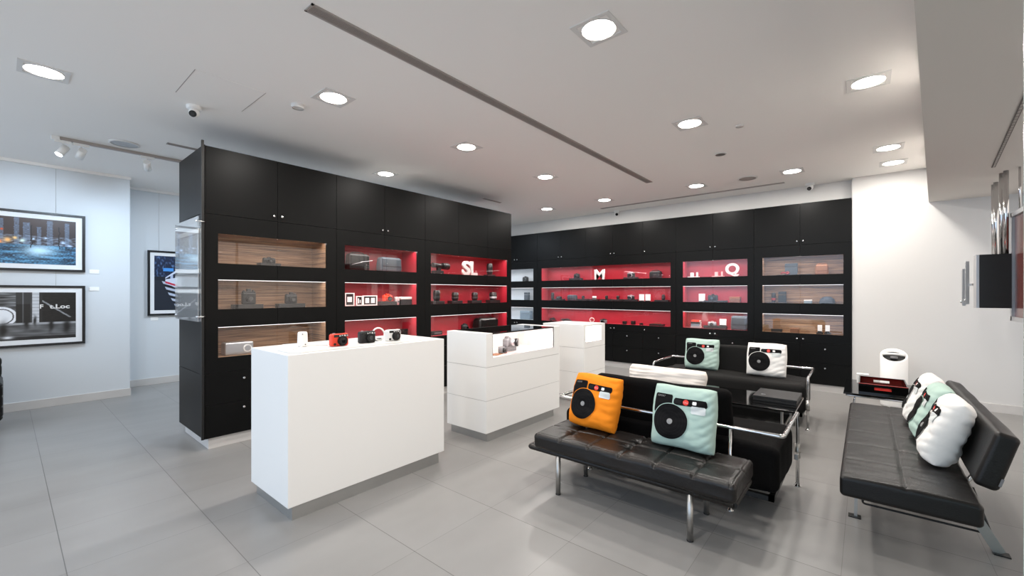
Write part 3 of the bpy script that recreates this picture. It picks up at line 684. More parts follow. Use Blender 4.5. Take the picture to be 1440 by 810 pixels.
t = item('accessory_tray', 'dark tray with a small brassy ornament in the lowest niche of the M cabinet', 'tray', 'B', 2.847, 'C'); bx(-.125, .125, -.05, .05, 0, .03, 'blk', bev=.003).obj('tray_body', t)
MB().tube([(-.07, 0, .03), (-.04, 0, .05), (0, 0, .04), (.03, 0, .062), (.07, 0, .032)], .005, 'brown', n=8, rad=.02).obj('ornament', t)
# --- Q cabinet
def docks(s, label, m):
    t = item('charging_stand', label, 'stand', 'B', s, 'A'); bx(-.09, .09, -.04, .04, 0, .018, m, bev=.004).obj('stand_base', t)
    bx(-.05, .0, -.02, .02, .018, .085, m, bev=.004).obj('tall_post', t); bx(.045, .072, -.015, .015, .018, .09, m, bev=.004).obj('thin_post', t)
docks(2.224, 'white stand with two posts at left of the niche with letter Q', 'wp'); docks(1.84, 'pink stand with two posts just left of the letter Q', 'pinkw')
letter('Q', 'white letter Q standing in the top niche of its red cabinet', 'B', 1.62, 'A', .20, .215, .035)
card('B', 2.091, 'B', 0, .10, .14, 'white card at left of the niche under letter Q')
block('B', 1.90, 'B', .3, .03, 'wide dark block under the black camera below letter Q'); shelf_cam('B', 1.92, 'B', .03, .15, .105, 'black camera on a wide block in the niche under letter Q')
sbox('filter_box', 'tiny flat dark box between the camera and brown box under letter Q', 'box', 'B', 1.739, 'B', 0, .074, .032, 'blk')
sbox('leather_case', 'brown box with a lighter lid under letter Q', 'box', 'B', 1.588, 'B', 0, .15, .09, 'brownd', lid='brown')
for k, (m, w, l) in enumerate((('silver', .15, 'silver-edged book, bottom of the small stack under letter Q'), ('bluegrey', .14, 'blue-grey book second in the small stack under letter Q'), ('dk', .145, 'dark book third in the small stack under letter Q'), ('camred', .13, 'thin red book on top of the small stack under letter Q'))):
    tt = item('book', l, 'book', 'B', 2.183, 'C', .033*k, group='books stacked in the Q cabinet'); bx(-w/2, w/2, -.05, .05, 0, .031, m, bev=.002).obj('book_cover', tt); bx(-w/2+.004, w/2+.0008, -.047, .047, .004, .027, 'paper').obj('page_block', tt)
block('B', 1.885, 'C', .34, .045, 'wide grey block in the lowest niche of the Q cabinet', m='dk'); shelf_cam('B', 1.93, 'C', .045, .13, .075, 'silver camera on a wide block in the lowest niche of the Q cabinet', 'silver', 'silver')
card('B', 1.768, 'C', .045, .10, .115, 'white card on the wide block right of the silver camera')
bag('B', 1.52, 'C', .25, .225, 'large dark slate backpack at right of the lowest Q niche', 'slate', arch=.97, strap=False, r=.02)
# --- wood cabinet at the back
sbox('album_box', 'upright dark blue-grey box in the top wooden niche at the back', 'box', 'B', .839, 'A', .012, .155, .165, 'slate', dep=.05, lid='slate')
t = item('glass_riser', 'long clear glass riser with dark edge in the top wooden niche at the back', 'riser', 'B', .80, 'A'); bx(-.21, .21, -.06, .06, .006, .012, 'clear').obj('glass_plate', t); MB().box(-.21, .21, -.062, -.06, .004, .013, 'dk').box(-.20, -.18, -.05, .05, 0, .006, 'dk').box(.18, .20, -.05, .05, 0, .006, 'dk').obj('riser_edge', t)
t = item('wrist_strap', 'crumpled red strap in front of the dark box, top wooden niche at the back', 'strap', 'B', .906, 'A', .013, d=.10); MB().tube([(-.06, 0, .012), (-.03, .01, .035), (0, 0, .02), (.03, .005, .045), (.05, 0, .012), (.01, -.01, .01)], .011, 'dred', n=8, rad=.03).obj('strap_coil', t); bx(.035, .06, -.015, .01, 0, .02, 'blk', bev=.003).obj('strap_clip', t)
bag('B', .472, 'A', .155, .165, 'tan brown leather bag in the top wooden niche at the back', 'brown', flap=True, strap=True)
lens_up('B', 1.063, 'B', .012, .058, .145, 'black and dark red lens in the middle wooden niche at the back', ringm='dred')
sbox('album_box', 'upright black box with dark red side next to the black and red lens', 'box', 'B', .951, 'B', .012, .10, .16, 'blk', dep=.05, lid='dk')
t = item('glass_riser', 'short clear glass riser in the middle wooden niche at the back', 'riser', 'B', 1.0, 'B'); bx(-.11, .11, -.05, .05, .006, .012, 'clear').obj('glass_plate', t); MB().box(-.105, -.09, -.04, .04, 0, .006, 'dk').box(.09, .105, -.04, .04, 0, .006, 'dk').obj('riser_feet', t)
sbox('gift_box', 'small white box with blue base, middle wooden niche at the back', 'box', 'B', .634, 'B', 0, .093, .052, 'bluegrey', lid='wp')
t = item('cap', 'dark rounded cap at right of the middle wooden niche at the back', 'cap', 'B', .412, 'B'); MB().lathe([(.094, 0), (.092, .03), (.08, .065), (.05, .092), (.0, .102)], (0, .0, 0), 'navy', n=28, cap=False).obj('crown', t); MB().soft(0, -.07, .012, .14, .09, .012, .005, 'navy', n=5).obj('peak', t)
sbox('album_box', 'flat dark box lying in the lowest wooden niche at the back', 'box', 'B', 1.022, 'C', 0, .138, .038, 'dk', bev=.002)
sbox('leather_case', 'small brown box in the lowest wooden niche at the back', 'box', 'B', .797, 'C', 0, .107, .068, 'brownd', lid='brown')
for s, l in ((.496, 'left of two narrow white cards in the lowest wooden niche'), (.408, 'right of two narrow white cards in the lowest wooden niche')):
    card('B', s, 'C', .02, .052, .105, l); block('B', s, 'C', .075, .02, 'thin dark block under the '+l)
sbox('storage_box', 'blue-grey box in the lowest pale niche behind the freestanding cabinets', 'box', 'B', 5.80, 'C', 0, .28, .19, 'bluegrey', dep=.1)
sbox('album_box', 'dark upright box in the middle pale niche behind the freestanding cabinets', 'box', 'B', 5.78, 'B', 0, .12, .17, 'slate', dep=.06)
shelf_cam('B', 5.82, 'A', .0, .15, .12, 'dark camera in the top pale niche behind the freestanding cabinets')

# ------------------------------------------------------------------ counters
t = thing('display_counter', 'long plain white counter nearest the viewer, three cameras on top', 'counter', (1.70, 2.943, 0))
b = MB(); b.box(-.612, .612, -.293, .293, .08, 1.0, 'white', bev=.004); b.obj('counter_body', t)
bx(-.585, .558, -.286, .27, 0, .08, 'plinth').obj('plinth', t)
b = MB(); b.prism([(-.52, -.26), (.50, -.255), (.50, .17), (-.46, .17), (-.57, .0), (-.57, -.19)], 1.0, 1.017, 'white', bev=.004); b.obj('top_tray', t)
def counter(label, x0, x1, y0, y1, ht, wx0, wx1, wz0, wz1, gro, glow, deep=.40, topglass=True):
    t = thing('display_counter', label, 'counter', (x0, y0, 0)); W, D = x1-x0, y1-y0; a, c = wx0-x0, wx1-x0
    b = MB(); zs = [.08]+gro
    for z0, z1 in zip(zs, gro): b.box(0, W, 0, D, z0, z1-.004, 'white')
    b.box(0, W, 0, D, gro[-1]+.004-.004, wz0, 'white')
    b.box(0, a, 0, D, wz0, ht, 'white'); b.box(c, W, 0, D, wz0, ht, 'white')
    b.box(a, c, D-.02, D, wz0, ht-.012 if topglass else ht, 'white'); 
    if not topglass: b.box(a, c, 0, D, wz1, ht, 'white')
    b.obj('counter_body', t)
    g = MB()
    for z in gro: g.box(.004, W-.004, .004, D-.004, z-.004, z, 'groove')
    g.obj('shadow_groove', t)
    bx(.03, W-.10, .012, D-.03, 0, .08, 'plinth').obj('plinth', t)
    bx(a, c, .004, .010, wz0, wz1, 'clear').obj('front_glass', t)
    if topglass: bx(a, c, 0, D, ht-.01, ht, 'tint').obj('top_glass', t); MB().box(a, c, 0, .004, ht-.012, ht, 'dk').box(a-.004, a, 0, .004, wz0, ht, 'dk').box(c, c+.004, 0, .004, wz0, ht, 'dk').box(a, c, D-.006, D, ht-.001, ht+.001, 'dk').obj('glass_edge', t)
    bx(a+.01, c-.01, .012, .022, wz1-.018, wz1-.012, 'led').obj('led_strip', t)
    area('vitrine_glow', ((a+c)/2, .03, wz1-.02), (math.radians(35), 0, 0), (c-a)*.95, .03, glow, (1, .93, .9), parent=t)
    return t
counter('white glass-topped counter in the middle with cameras inside', 2.835, 4.045, 2.67, 3.205, 1.0, 2.925, 3.93, .772, .99, [.38, .69], 2.6)
counter('farthest white counter with a bright glowing corner window', 4.61, 5.162, 2.68, 3.30, .978, 4.66, 5.06, .765, .955, [.38, .69], 14, topglass=False)
# goods in the glass counter
tag(bx(-.09, .09, -.05, .05, 0, .045, 'gr', bev=.003).obj('display_block', loc=(3.36, 2.86, .775)), 'grey display block under the silver camera in the glass counter', 'display block', None)
t = thing('camera', 'silver and black camera with large lens inside the glass counter', 'camera', (3.35, 2.86, .82), .5)
MB().soft(0, 0, .045, .15, .06, .09, .015, 'gr', n=5).obj('camera_body', t); bx(-.03, .03, -.02, .02, .088, .105, 'gr', bev=.005).obj('viewfinder', t)
b = MB(); b.cyl((0, -.03, .045), (0, -.09, .045), .036, 'silver', n=28); b.cyl((0, -.09, .045), (0, -.12, .045), .042, 'dk', n=28); b.cyl((0, -.121, .045), (0, -.122, .045), .034, 'lens', n=28); b.obj('lens', t)
t = thing('camera', 'dark camera half hidden at the left end of the glass counter', 'camera', (3.07, 2.93, .775), .2)
MB().soft(0, 0, .06, .14, .06, .12, .015, 'dk', n=5).obj('camera_body', t); MB().soft(0, 0, .14, .07, .05, .05, .015, 'blk', n=4).obj('viewfinder', t); b = MB(); b.cyl((0, -.03, .06), (0, -.08, .06), .036, 'blk', n=24); b.obj('lens', t)
t = thing('camera', 'small dark camera lying beside the grey block in the glass counter', 'camera', (3.20, 2.80, .775), .4)
MB().soft(0, 0, .03, .11, .045, .06, .012, 'gr', n=5).obj('camera_body', t); b = MB(); b.cyl((-.02, -.02, .03), (-.02, -.06, .03), .024, 'dk', n=24); b.obj('lens', t)
for x, y, w, r, l in ((3.08, 2.77, .15, .25, 'orange print lying at the left of the glass counter floor'), (3.28, 2.735, .14, -.1, 'pinkish print lying in front of the grey block in the glass counter'), (3.56, 2.76, .12, .2, 'white print lying at the right of the glass counter floor')):
    tag(bx(-w/2, w/2, -.045, .045, 0, .002, {'o': 'brown', 'p': 'pinkw', 'w': 'paper'}[l[0]]).obj('photo_print', loc=(x, y, .7745), rot=(0, 0, r)), l, 'photo print')
# cameras on the long counter
def compact(label, m, loc, rz, mat_top='blk'):
    t = thing('compact_camera', label, 'camera', loc, rz); w, h = .124, .084
    MB().soft(0, 0, h/2, w, .045, h, .014, m, n=8).obj('camera_body', t)
    b = MB(); b.box(-.045, .056, -.0245, -.02, h-.023, h-.006, 'blkg', bev=.002)
    b.obj('window_strip', t)
    for x, r, mm in ((-.004, .0045, 'wp'), (.012, .006, 'wp'), (.030, .0065, 'wp'), (.048, .006, 'silver')):
        MB().cyl((x, -.0245, h-.0145), (x, -.0262, h-.0145), r, mm, n=18).obj('front_window', t)
    b = MB(); c = h*.44
    b.cyl((.012, -.022, c), (.012, -.032, c), .0335, 'blk', n=36); b.cyl((.012, -.032, c), (.012, -.044, c), .029, 'blk', r1=.027, n=36)
    b.cyl((.012, -.044, c), (.012, -.0445, c), .015, 'lens', n=30); l = b.obj('lens', t)
    MB().lathe([(.0305, 0), (.0315, .002), (.0305, .004)], (.012, -.036, c), 'dk', n=36, axis='Y', cap=False).obj('lens_ring', l)
    b = MB(); b.cyl((-.040, -.022, .016), (-.040, -.028, .016), .008, 'blk', n=20); b.obj('shutter_button', t)
    b = MB(); b.cyl((-.035, 0, h), (-.035, 0, h+.004), .008, 'silver', n=18); b.box(-.005, .02, -.01, .01, h-.001, h+.0015, 'blk'); b.obj('top_controls', t)
    MB().tube([(.062, 0, h*.75), (.072, .01, h*.55), (.075, .03, .02), (.07, .05, .004)], .0022, m, n=8, rad=.02).obj('strap', t)
    return t
compact('orange-red compact camera on the long white counter', 'camred', (1.447, 2.725, 1.017), 0)
compact('black compact camera between the red and white ones', 'dk', (1.667, 2.745, 1.017), -.03)
compact('white compact camera at the right of the three on the counter', 'wp', (1.868, 2.72, 1.017), .02)
t = thing('white_stand', 'white upright stand with small holes at left on the long counter', 'stand', (1.272, 2.87, 1.017), .15)
MB().soft(0, 0, .05, .052, .05, .10, .012, 'wp', n=6, fn=lambda p, n: Vector((p.x*(1-p.z*1.6), p.y, p.z))).obj('stand_body', t)
b = MB(); b.cyl((-.016, -.0245, .085), (-.016, -.0262, .085), .003, 'dk', n=12); b.cyl((.004, -.0245, .016), (.004, -.0262, .016), .004, 'dk', n=12); b.obj('holes', t)
MB().tube([(1.16, 2.75, 1.021), (1.22, 2.80, 1.021), (1.3, 2.90, 1.021), (1.36, 2.86, 1.021), (1.41, 2.80, 1.021)], .004, 'wp', n=8, rad=.04).obj('white_cable'); tag(bpy.data.objects['white_cable'], 'white cable running from the upright stand to the red camera', 'cable')
t = thing('white_strap_roll', 'white rolled strap standing behind the white compact camera', 'strap', (1.80, 2.80, 1.017))
MB().tube([(.05*cos(a), .01*sin(a), .05+.045*sin(a)) for a in [i*.42 for i in range(16)]], .006, 'wp', n=8).obj('strap_loop', t); bx(-.03, .02, -.012, .012, 0, .02, 'gr', bev=.004).obj('strap_clip', t)
t = thing('leaflet', 'loose white folded leaflet at the right end of the long counter', 'leaflet', (2.06, 2.76, 1.017), .2)
b = MB(); b.box(-.07, .07, -.05, .05, 0, .002, 'paper'); b.obj('lower_sheet', t)
MB().tube([(-.06, -.02, .006), (-.02, .0, .02), (.03, .01, .012), (.06, 0, .005)], .006, 'wp', n=8, rad=.02).obj('curled_edge', t)

# ------------------------------------------------------------------ cushions shaped like cameras
def pillow(label, cloth, loc, rz, lean, w=.385, h=.365, T=.15, seed=0, roll=0., plain=False, name='camera_pillow', group='camera-print pillows'):
    """stands on its lower edge; front faces local -Y; leans back (+Y) by lean"""
    rnd = random.Random(seed); ph = [rnd.uniform(0, 6) for _ in range(8)]
    def P(u, v, side):     # u,v in -1..1
        ex = 1-.045*(1-abs(v)**2)*abs(u)**6; ez = 1-.045*(1-abs(u)**2)*abs(v)**6
        e = max(0, 1-abs(u)**4.5)**.5*max(0, 1-abs(v)**4.5)**.5
        wr = .003*sin(9*v+2.5*u+ph[0])*(1-abs(v))+.0075*abs(sin(11*v-3*u*u+1.5*sin(3*u+ph[2])+ph[1]))*max(0, u+.1)+.002*sin(13*u+5*v+ph[2])
        wr += .007*noise.noise(Vector((u*1.6, v*2.6, seed*3.1)))+.003*noise.noise(Vector((u*4, v*9, seed*5.7)))
        y = T/2*e*(1-.12*v)+wr*min(1, e*1.6)
        x = w/2*u*ex*(1+.012*sin(5*v+ph[3])); z = h/2*v*ez*(1+.015*sin(4*u+ph[4]))
        # corners rounded
        c = abs(u*v)**3; x *= 1-.07*c; z *= 1-.07*c
        return Vector((x, -y if side < 0 else y, z))
    b = MB(); n = 56
    def cc(k): t_ = -1+2*k/n; return math.copysign(1-(1-abs(t_))**1.35, t_) if True else t_
    for side in (-1, 1):
        t = bmesh.new(); g = [[t.verts.new(P(cc(i), cc(j), side)) for j in range(n+1)] for i in range(n+1)]
        for i in range(n):
            for j in range(n): t.faces.new((g[i][j], g[i+1][j], g[i+1][j+1], g[i][j+1]))
        for f in t.faces: f.smooth = True
        b.join(t, cloth, smooth=True)
    bmesh.ops.remove_doubles(b.bm, verts=b.bm.verts, dist=1e-4)
    bmesh.ops.recalc_face_normals(b.bm, faces=b.bm.faces[:])
    def conform(u, v, off): p = P(u, v, -1); return Vector((p.x, p.y-off, p.z))
    def patch(f, nu, nv, m, off):
        t = bmesh.new(); g = [[t.verts.new(conform(*f(i/nu, j/nv), off)) for j in range(nv+1)] for i in range(nu+1)]
        for i in range(nu):
            for j in range(nv): t.faces.new((g[i][j], g[i+1][j], g[i+1][j+1], g[i][j+1]))
        for fc in t.faces: fc.smooth = True
        bmesh.ops.remove_doubles(t, verts=t.verts, dist=1e-6)
        b.join(t, m, smooth=True)
    def rrect(x0, x1, y0, y1, r):
        def f(s, q):
            x = x0+(x1-x0)*s; dx = min(x-x0, x1-x); k = 0
            if dx < r: k = r-math.sqrt(max(0, r*r-(r-dx)**2))
            return x, (y0+k)+(y1-y0-2*k)*q
        return f
    if not plain:
        cx, cy, R = -.29, -.17, .535
        patch(rrect(-.84, -.27, .05, .66, .05), 22, 18, 'pblack', .0030)
        def dsk(cx, cy, r0, r1): return lambda s, q: (cx+(r0+(r1-r0)*q)*cos(2*PI*s), cy+(r0+(r1-r0)*q)*sin(2*PI*s)*w/h)
        patch(dsk(cx, cy, 0.001, R+.022), 56, 12, cloth, .0036)
        patch(dsk(cx, cy, 0.001, R), 64, 16, 'pblack', .0056)
        for r in (.2, .3, .39, .47): patch(dsk(cx, cy, r, r+.008), 64, 1, 'ring', .0061)
        patch(dsk(cx, cy, 0.001, .085), 28, 3, 'pgrey', .0064)
        patch(rrect(-.22, .76, .37, .585, .05), 28, 8, 'pblack', .0030)
        patch(rrect(-.18, .01, .41, .55, .02), 10, 5, 'ring', .0036)
        patch(dsk(.14, .475, .001, .085), 28, 3, 'pred', .0042)
        patch(rrect(.34, .46, .43, .53, .02), 8, 4, 'wp', .0042)
        patch(rrect(.30, .72, .16, .39, .04), 14, 8, 'ppatch', .0042)
        for txt, x0, x1, z0, z1, m in (('SOFORT', -.76, -.50, .555, .615, 'soft'), ('Leica', .08, .20, .45, .505, 'wp')):
            t = text_bm(txt, 1, 1, .001)
            for v in t.verts:
                u_, v_ = x0+(v.co.x+.5)*(x1-x0), z0+v.co.z*(z1-z0); v.co = conform(u_, v_, .0048 if m == 'wp' else .0036)
            b.join(t, m)
    o = b.obj(name, loc=(0, 0, 0))
    Rm = Matrix.Rotation(rz, 4, 'Z') @ Matrix.Rotation(-lean, 4, 'X') @ Matrix.Rotation(roll, 4, 'Y')
    zs = [(Rm @ v.co).z for v in o.data.vertices]
    for k, p in enumerate(o.data.vertices): pass
    o.matrix_world = Matrix.Translation(Vector(loc)-Vector((0, 0, min(zs)))) @ Rm
    tag(o, label, 'pillow', group); return o

# ------------------------------------------------------------------ leather day bench in front
SX0, SX1, SY0, SY1 = 2.39, 2.845, .505, 1.80
t = thing('leather_bench', 'tufted black leather day bench on four steel legs, front centre', 'bench', ((SX0+SX1)/2, (SY0+SY1)/2, 0))
wx, wy = SX1-SX0, SY1-SY0
seams_y = [-wy/2+wy*k/6 for k in range(1, 6)]; tufts = [(x, y) for y in (-wy/2+wy*.17, -wy/2+wy*.5, -wy/2+wy*.83) for x in (-wx*.12, wx*.2)]
def bench_fn(p, n):
    if n.z > .2:
        d = 0
        for s in seams_y: d -= .011*math.exp(-((p.y-s)/.009)**2)
        d -= .011*math.exp(-((p.x-wx*.02)/.009)**2)
        for a, b_ in tufts:
            r = math.hypot(p.x-a, p.y-b_); an = math.atan2(p.y-b_, p.x-a)
            d -= .016*math.exp(-(r/.03)**2)+.003*math.exp(-(r/.10)**2)*abs(sin(an*4))
        d += .006*(1-(2*p.x/wx)**2)+.003*noise.noise(Vector((p.x*9, p.y*9, 1)))
        d -= .005*math.exp(-((abs(p.x)-(wx/2-.03))/.005)**2)+.005*math.exp(-((abs(p.y)-(wy/2-.03))/.005)**2)
        p = p+Vector((0, 0, d))
    else:
        p = p+n*(.003*noise.noise(Vector((p.x*8, p.y*6, p.z*14))))
    return p
MB().soft(0, 0, .335, wx, wy, .105, .028, 'leather2', n=190, fn=bench_fn).obj('cushion', t)
f = MB(); f.tube([(-wx/2+.045, -wy/2+.02, .268), (-wx/2+.045, wy/2+.06, .268), (wx/2-.03, wy/2+.06, .268), (wx/2-.03, -wy/2+.02, .268), (-wx/2+.045, -wy/2+.02, .268)], .018, 'leather2', rad=.02, n=14)
f.box(-wx/2+.045, wx/2-.03, -wy/2+.02, wy/2+.06, .262, .282, 'leather2'); f.obj('seat_frame', t)
st = MB()
for k in range(1, 7):
    y = -wy/2+.02+(wy+.04)*k/7; st.lathe([(.0188, -.0015), (.0192, 0), (.0188, .0015)], (-wx/2+.045, y, .268), 'blk', n=20, axis='Y', cap=False)
st.obj('frame_seam', t)
for x, y in ((2.434, .745), (2.425, 1.61), (2.80, 1.612), (2.80, .758)):
    x_, y_ = x-(SX0+SX1)/2, y-(SY0+SY1)/2
    l = MB(); l.cyl((x_, y_, .008), (x_, y_, .262), .0165, 'steel', n=24); lg = l.obj('leg', t)
    MB().cyl((x_, y_, 0), (x_, y_, .008), .0175, 'blk', n=24).obj('foot_pad', lg)

# ------------------------------------------------------------------ two fabric sofas in chrome tube frames
def sofa(label, x, y, rz, cloth):
    """local: seat faces +X; back rail at x=0, legs at x=.68; y from -.80 to .80"""
    t = thing('tube_sofa', label, 'sofa', (x, y, 0), rz); hy = .785; R = .525; D = .68
    f = MB(); f.tube([(D, -hy, .012), (D, -hy, R), (0, -hy, R), (0, hy, R), (D, hy, R), (D, hy, .012)], .0125, 'chrome', n=16, rad=.035); f.obj('tube_frame', t)
    for sy in (-1, 1):
        l = MB(); l.cyl((0, sy*(hy-.285), .012), (0, sy*(hy-.285), R), .010, 'chrome', n=16); lg = l.obj('rear_leg', t)
        MB().lathe([(.020, 0), (.020, .005), (.011, .010), (.010, .02)], (0, sy*(hy-.285), 0), 'chrome', n=20).obj('foot', lg)
        MB().lathe([(.024, 0), (.024, .005), (.014, .010), (.0135, .02)], (D, sy*hy, 0), 'chrome', n=20).obj('foot', t)
        b = MB(); b.cyl((D, sy*hy, .20), (D, sy*hy, .30), .017, 'steel', n=20); b.box(D-.07, D, sy*hy-.012-sy*.0, sy*hy+.012, .205, .245, 'steel', bev=.003); b.obj('leg_bracket', t)
    f = MB(); f.box(.02, D-.04, -hy+.05, -hy+.08, .115, .145, 'blk'); f.box(.02, D-.04, hy-.08, hy-.05, .115, .145, 'blk'); f.box(.02, .05, -hy+.05, hy-.05, .115, .145, 'blk'); f.box(D-.07, D-.04, -hy+.05, hy-.05, .115, .145, 'blk')
    f.box(-.003, .02, -.51, -.49, .115, .145, 'blk'); f.box(-.003, .02, .49, .51, .115, .145, 'blk'); f.obj('under_frame', t)
    def fn(p, n):
        q = .012*noise.noise(Vector((p.x*3, p.y*3, 2)))+.005*noise.noise(Vector((p.x*8, p.y*8, 4)))
        return p+n*q
    MB().soft(D/2+.005, 0, .29, D-.05, 2*hy-.05, .29, .055, cloth, n=44, fn=fn).obj('seat_cushion', t)
    def fb(p, n): return p+n*(.010*noise.noise(Vector((p.y*4, p.z*5, 3))))
    bb = MB().soft(0, 0, 0, .10, .98, .36, .045, cloth, n=30, fn=fb).obj('back_cushion', t, loc=(.115, 0, .56), rot=(0, -.14, 0))
    return t
s1 = sofa('black fabric sofa in a chrome tube frame, its back to the leather bench', 2.94, 1.155, 0, 'fabricb')
s2 = sofa('black fabric sofa in a chrome tube frame facing the viewer, by the cabinets', 5.83, 1.225, PI, 'fabric')
# low black table between the sofas
t = thing('coffee_table', 'low black glass coffee table between the two sofas', 'table', (4.56, 1.05, 0))
bx(-.32, .32, -.60, .60, .362, .38, 'blkg', bev=.003).obj('table_top', t)
bx(-.24, .24, -.50, .50, .20, .212, 'blkg', bev=.002).obj('lower_shelf', t)
for x in (-.27, .27):
    for y in (-.50, .50):
        bx(x-.022, x+.022, y-.008, y+.008, 0, .362, 'steel', bev=.002).obj('leg', t)
f = MB(); f.box(-.27, .27, -.508, -.492, .2, .212, 'steel'); f.box(-.27, .27, .492, .508, .2, .212, 'steel'); f.obj('shelf_rail', t)
t = thing('presentation_box', 'flat dark grey box with a small emblem on the coffee table', 'box', (4.655, .632, .38))
bx(-.19, .19, -.17, .17, 0, .022, 'dk', bev=.003).obj('box_base', t); bx(-.192, .192, -.172, .172, .024, .048, 'dk', bev=.003).obj('box_lid', t)
b = MB(); b.lathe([(.018, .0482), (.018, .0488), (.014, .0488), (.014, .0482)], (-.10, .10, 0), 'silver', n=24); b.cyl((-.10, .10, .0482), (-.088, .112, .0488), .002, 'silver', n=8); b.obj('emblem', t)

# pillows on bench and sofas
pillow('orange pillow printed with a black camera front, on the leather bench', 'orange', (2.775, 1.515, .392), -PI/2-.03, .30, seed=1, roll=.03, w=.40, h=.40)
pillow('mint green camera-print pillow on the leather bench, right of the orange one', 'mint', (2.765, .885, .392), -PI/2, .22, seed=2, w=.405, h=.40)
pillow('mint green camera-print pillow on the back sofa', 'mint', (5.56, 1.56, .432), -PI/2+.04, .20, seed=3, w=.41, h=.39)
pillow('white camera-print pillow on the back sofa', 'wcot', (5.54, .86, .432), -PI/2-.02, .22, seed=4, w=.41, h=.39)
pillow('plain cream pillow lying along the top of the front sofa back', 'cream', (3.30, 1.19, .60), PI/2, -.25, w=.62, h=.20, T=.14, seed=5, plain=True, name='cream_pillow', group=None)

# ------------------------------------------------------------------ long leather bench on the right
BX0, BX1, BY0, BY1 = 2.86, 4.86, -.42, .105; cxb, cyb = (BX0+BX1)/2, (BY0+BY1)/2
t = thing('leather_sofa_bench', 'long black leather bench with low backrest on flat steel legs, at the right', 'bench', (cxb, cyb, 0))
lx, ly = BX1-BX0, BY1-BY0
def rb(p, n):
    if n.z > .2:
        d = -.006*math.exp(-((p.y-.0)/.005)**2)
        for k in range(1, 6): d -= .007*math.exp(-((p.x+lx/2-lx*k/6)/.009)**2)
        d += .004*noise.noise(Vector((p.x*10, p.y*6, 1)))+.002*noise.noise(Vector((p.x*30, p.y*8, 1)))+.005*(1-(2*p.y/ly)**2)
        return p+Vector((0, 0, d))
    return p
MB().soft(0, 0, .345, lx, ly, .11, .022, 'leather', n=130, fn=rb).obj('seat_cushion', t)
s = MB(); s.box(-lx/2+.03, lx/2-.03, -.002, .002, .398, .4035, 'blk'); s.obj('centre_piping', t)
bk = MB(); bk.soft(0, 0, 0, 1.62, .09, .285, .024, 'leather', n=60, fn=lambda p, n: p+n*.003*noise.noise(Vector((p.x*5, p.z*5, 9))))
bk.obj('backrest', t, loc=(0, -.488-cyb, .560), rot=(-.0-.28*-1, 0, 0)) 
s = MB(); s.box(-.805, .805, -.0395, -.036, .118, .123, 'gr'); 
for x in (-.5, .5):
    b = MB(); b.tube([(x, -.49-cyb+.0, .46), (x, -.40-cyb, .30), (x, -.30-cyb, .285)], .011, 'steel', n=12, rad=.03); b.obj('back_support', t)
for x in (3.35-cxb, 4.37-cxb):
    for (ya, za), (yb, zb) in (((-.42-cyb+.03, .292), (-.545-cyb, .006)), ((.02-cyb+.02, .292), (.045-cyb, .006))):
        f = MB(); wide = .024 if yb < -.2 else .008; n = Vector((0, zb-za, -(yb-ya))).normalized()*wide
        vv = [(x-.005, ya+n.y, za+n.z), (x+.005, ya+n.y, za+n.z), (x+.005, ya-n.y, za-n.z), (x-.005, ya-n.y, za-n.z), (x-.005, yb+n.y, zb+n.z), (x+.005, yb+n.y, zb+n.z), (x+.005, yb-n.y, zb-n.z), (x-.005, yb-n.y, zb-n.z)]
        tb = bmesh.new(); V = [tb.verts.new(p) for p in vv]
        for q in ((0, 1, 2, 3), (7, 6, 5, 4), (0, 4, 5, 1), (1, 5, 6, 2), (2, 6, 7, 3), (3, 7, 4, 0)): tb.faces.new([V[i] for i in q])
        f.join(tb, 'steel'); f.obj('leg', t)
    p = MB(); p.box(x-.026, x+.026, -.58-cyb, -.52-cyb, 0, .006, 'blk'); p.box(x-.026, x+.026, .02-cyb, .08-cyb, 0, .006, 'blk'); p.obj('foot_pad', t)
    c = MB(); xx = x+(.10 if x < 0 else -.10)
    c.tube([(xx, -.46-cyb, .292), (xx, -.53-cyb, .055), (xx, .015-cyb, .055), (xx, -.03-cyb, .292)], .006, 'blk', n=10, rad=.02); c.obj('cross_bar', t)
fr = MB(); fr.box(-lx/2+.2, lx/2-.2, -.20, -.17, .280, .292, 'steel'); fr.box(-lx/2+.2, lx/2-.2, .13, .16, .280, .292, 'steel'); fr.obj('seat_rail', t)
b = MB(); b.box(-.0015, .0, -.005, .005, -.020, .020, 'gr'); b.obj('maker_tag', t, loc=(-.8115, -.50-cyb+.0, .465), rot=(.28, 0, 0))
pillow('nearest white camera-print pillow against the backrest of the right bench', 'wcot', (3.47, -.352, .402), PI+.0, .33, seed=6, w=.37, h=.40, T=.155)
pillow('mint camera-print pillow between two white ones on the right bench', 'mint', (3.93, -.345, .402), PI+.03, .33, seed=7, w=.38, h=.39, T=.15)
pillow('farthest white camera-print pillow against the backrest of the right bench', 'wcot', (4.38, -.335, .402), PI+.01, .33, seed=8, w=.38, h=.39, T=.15)

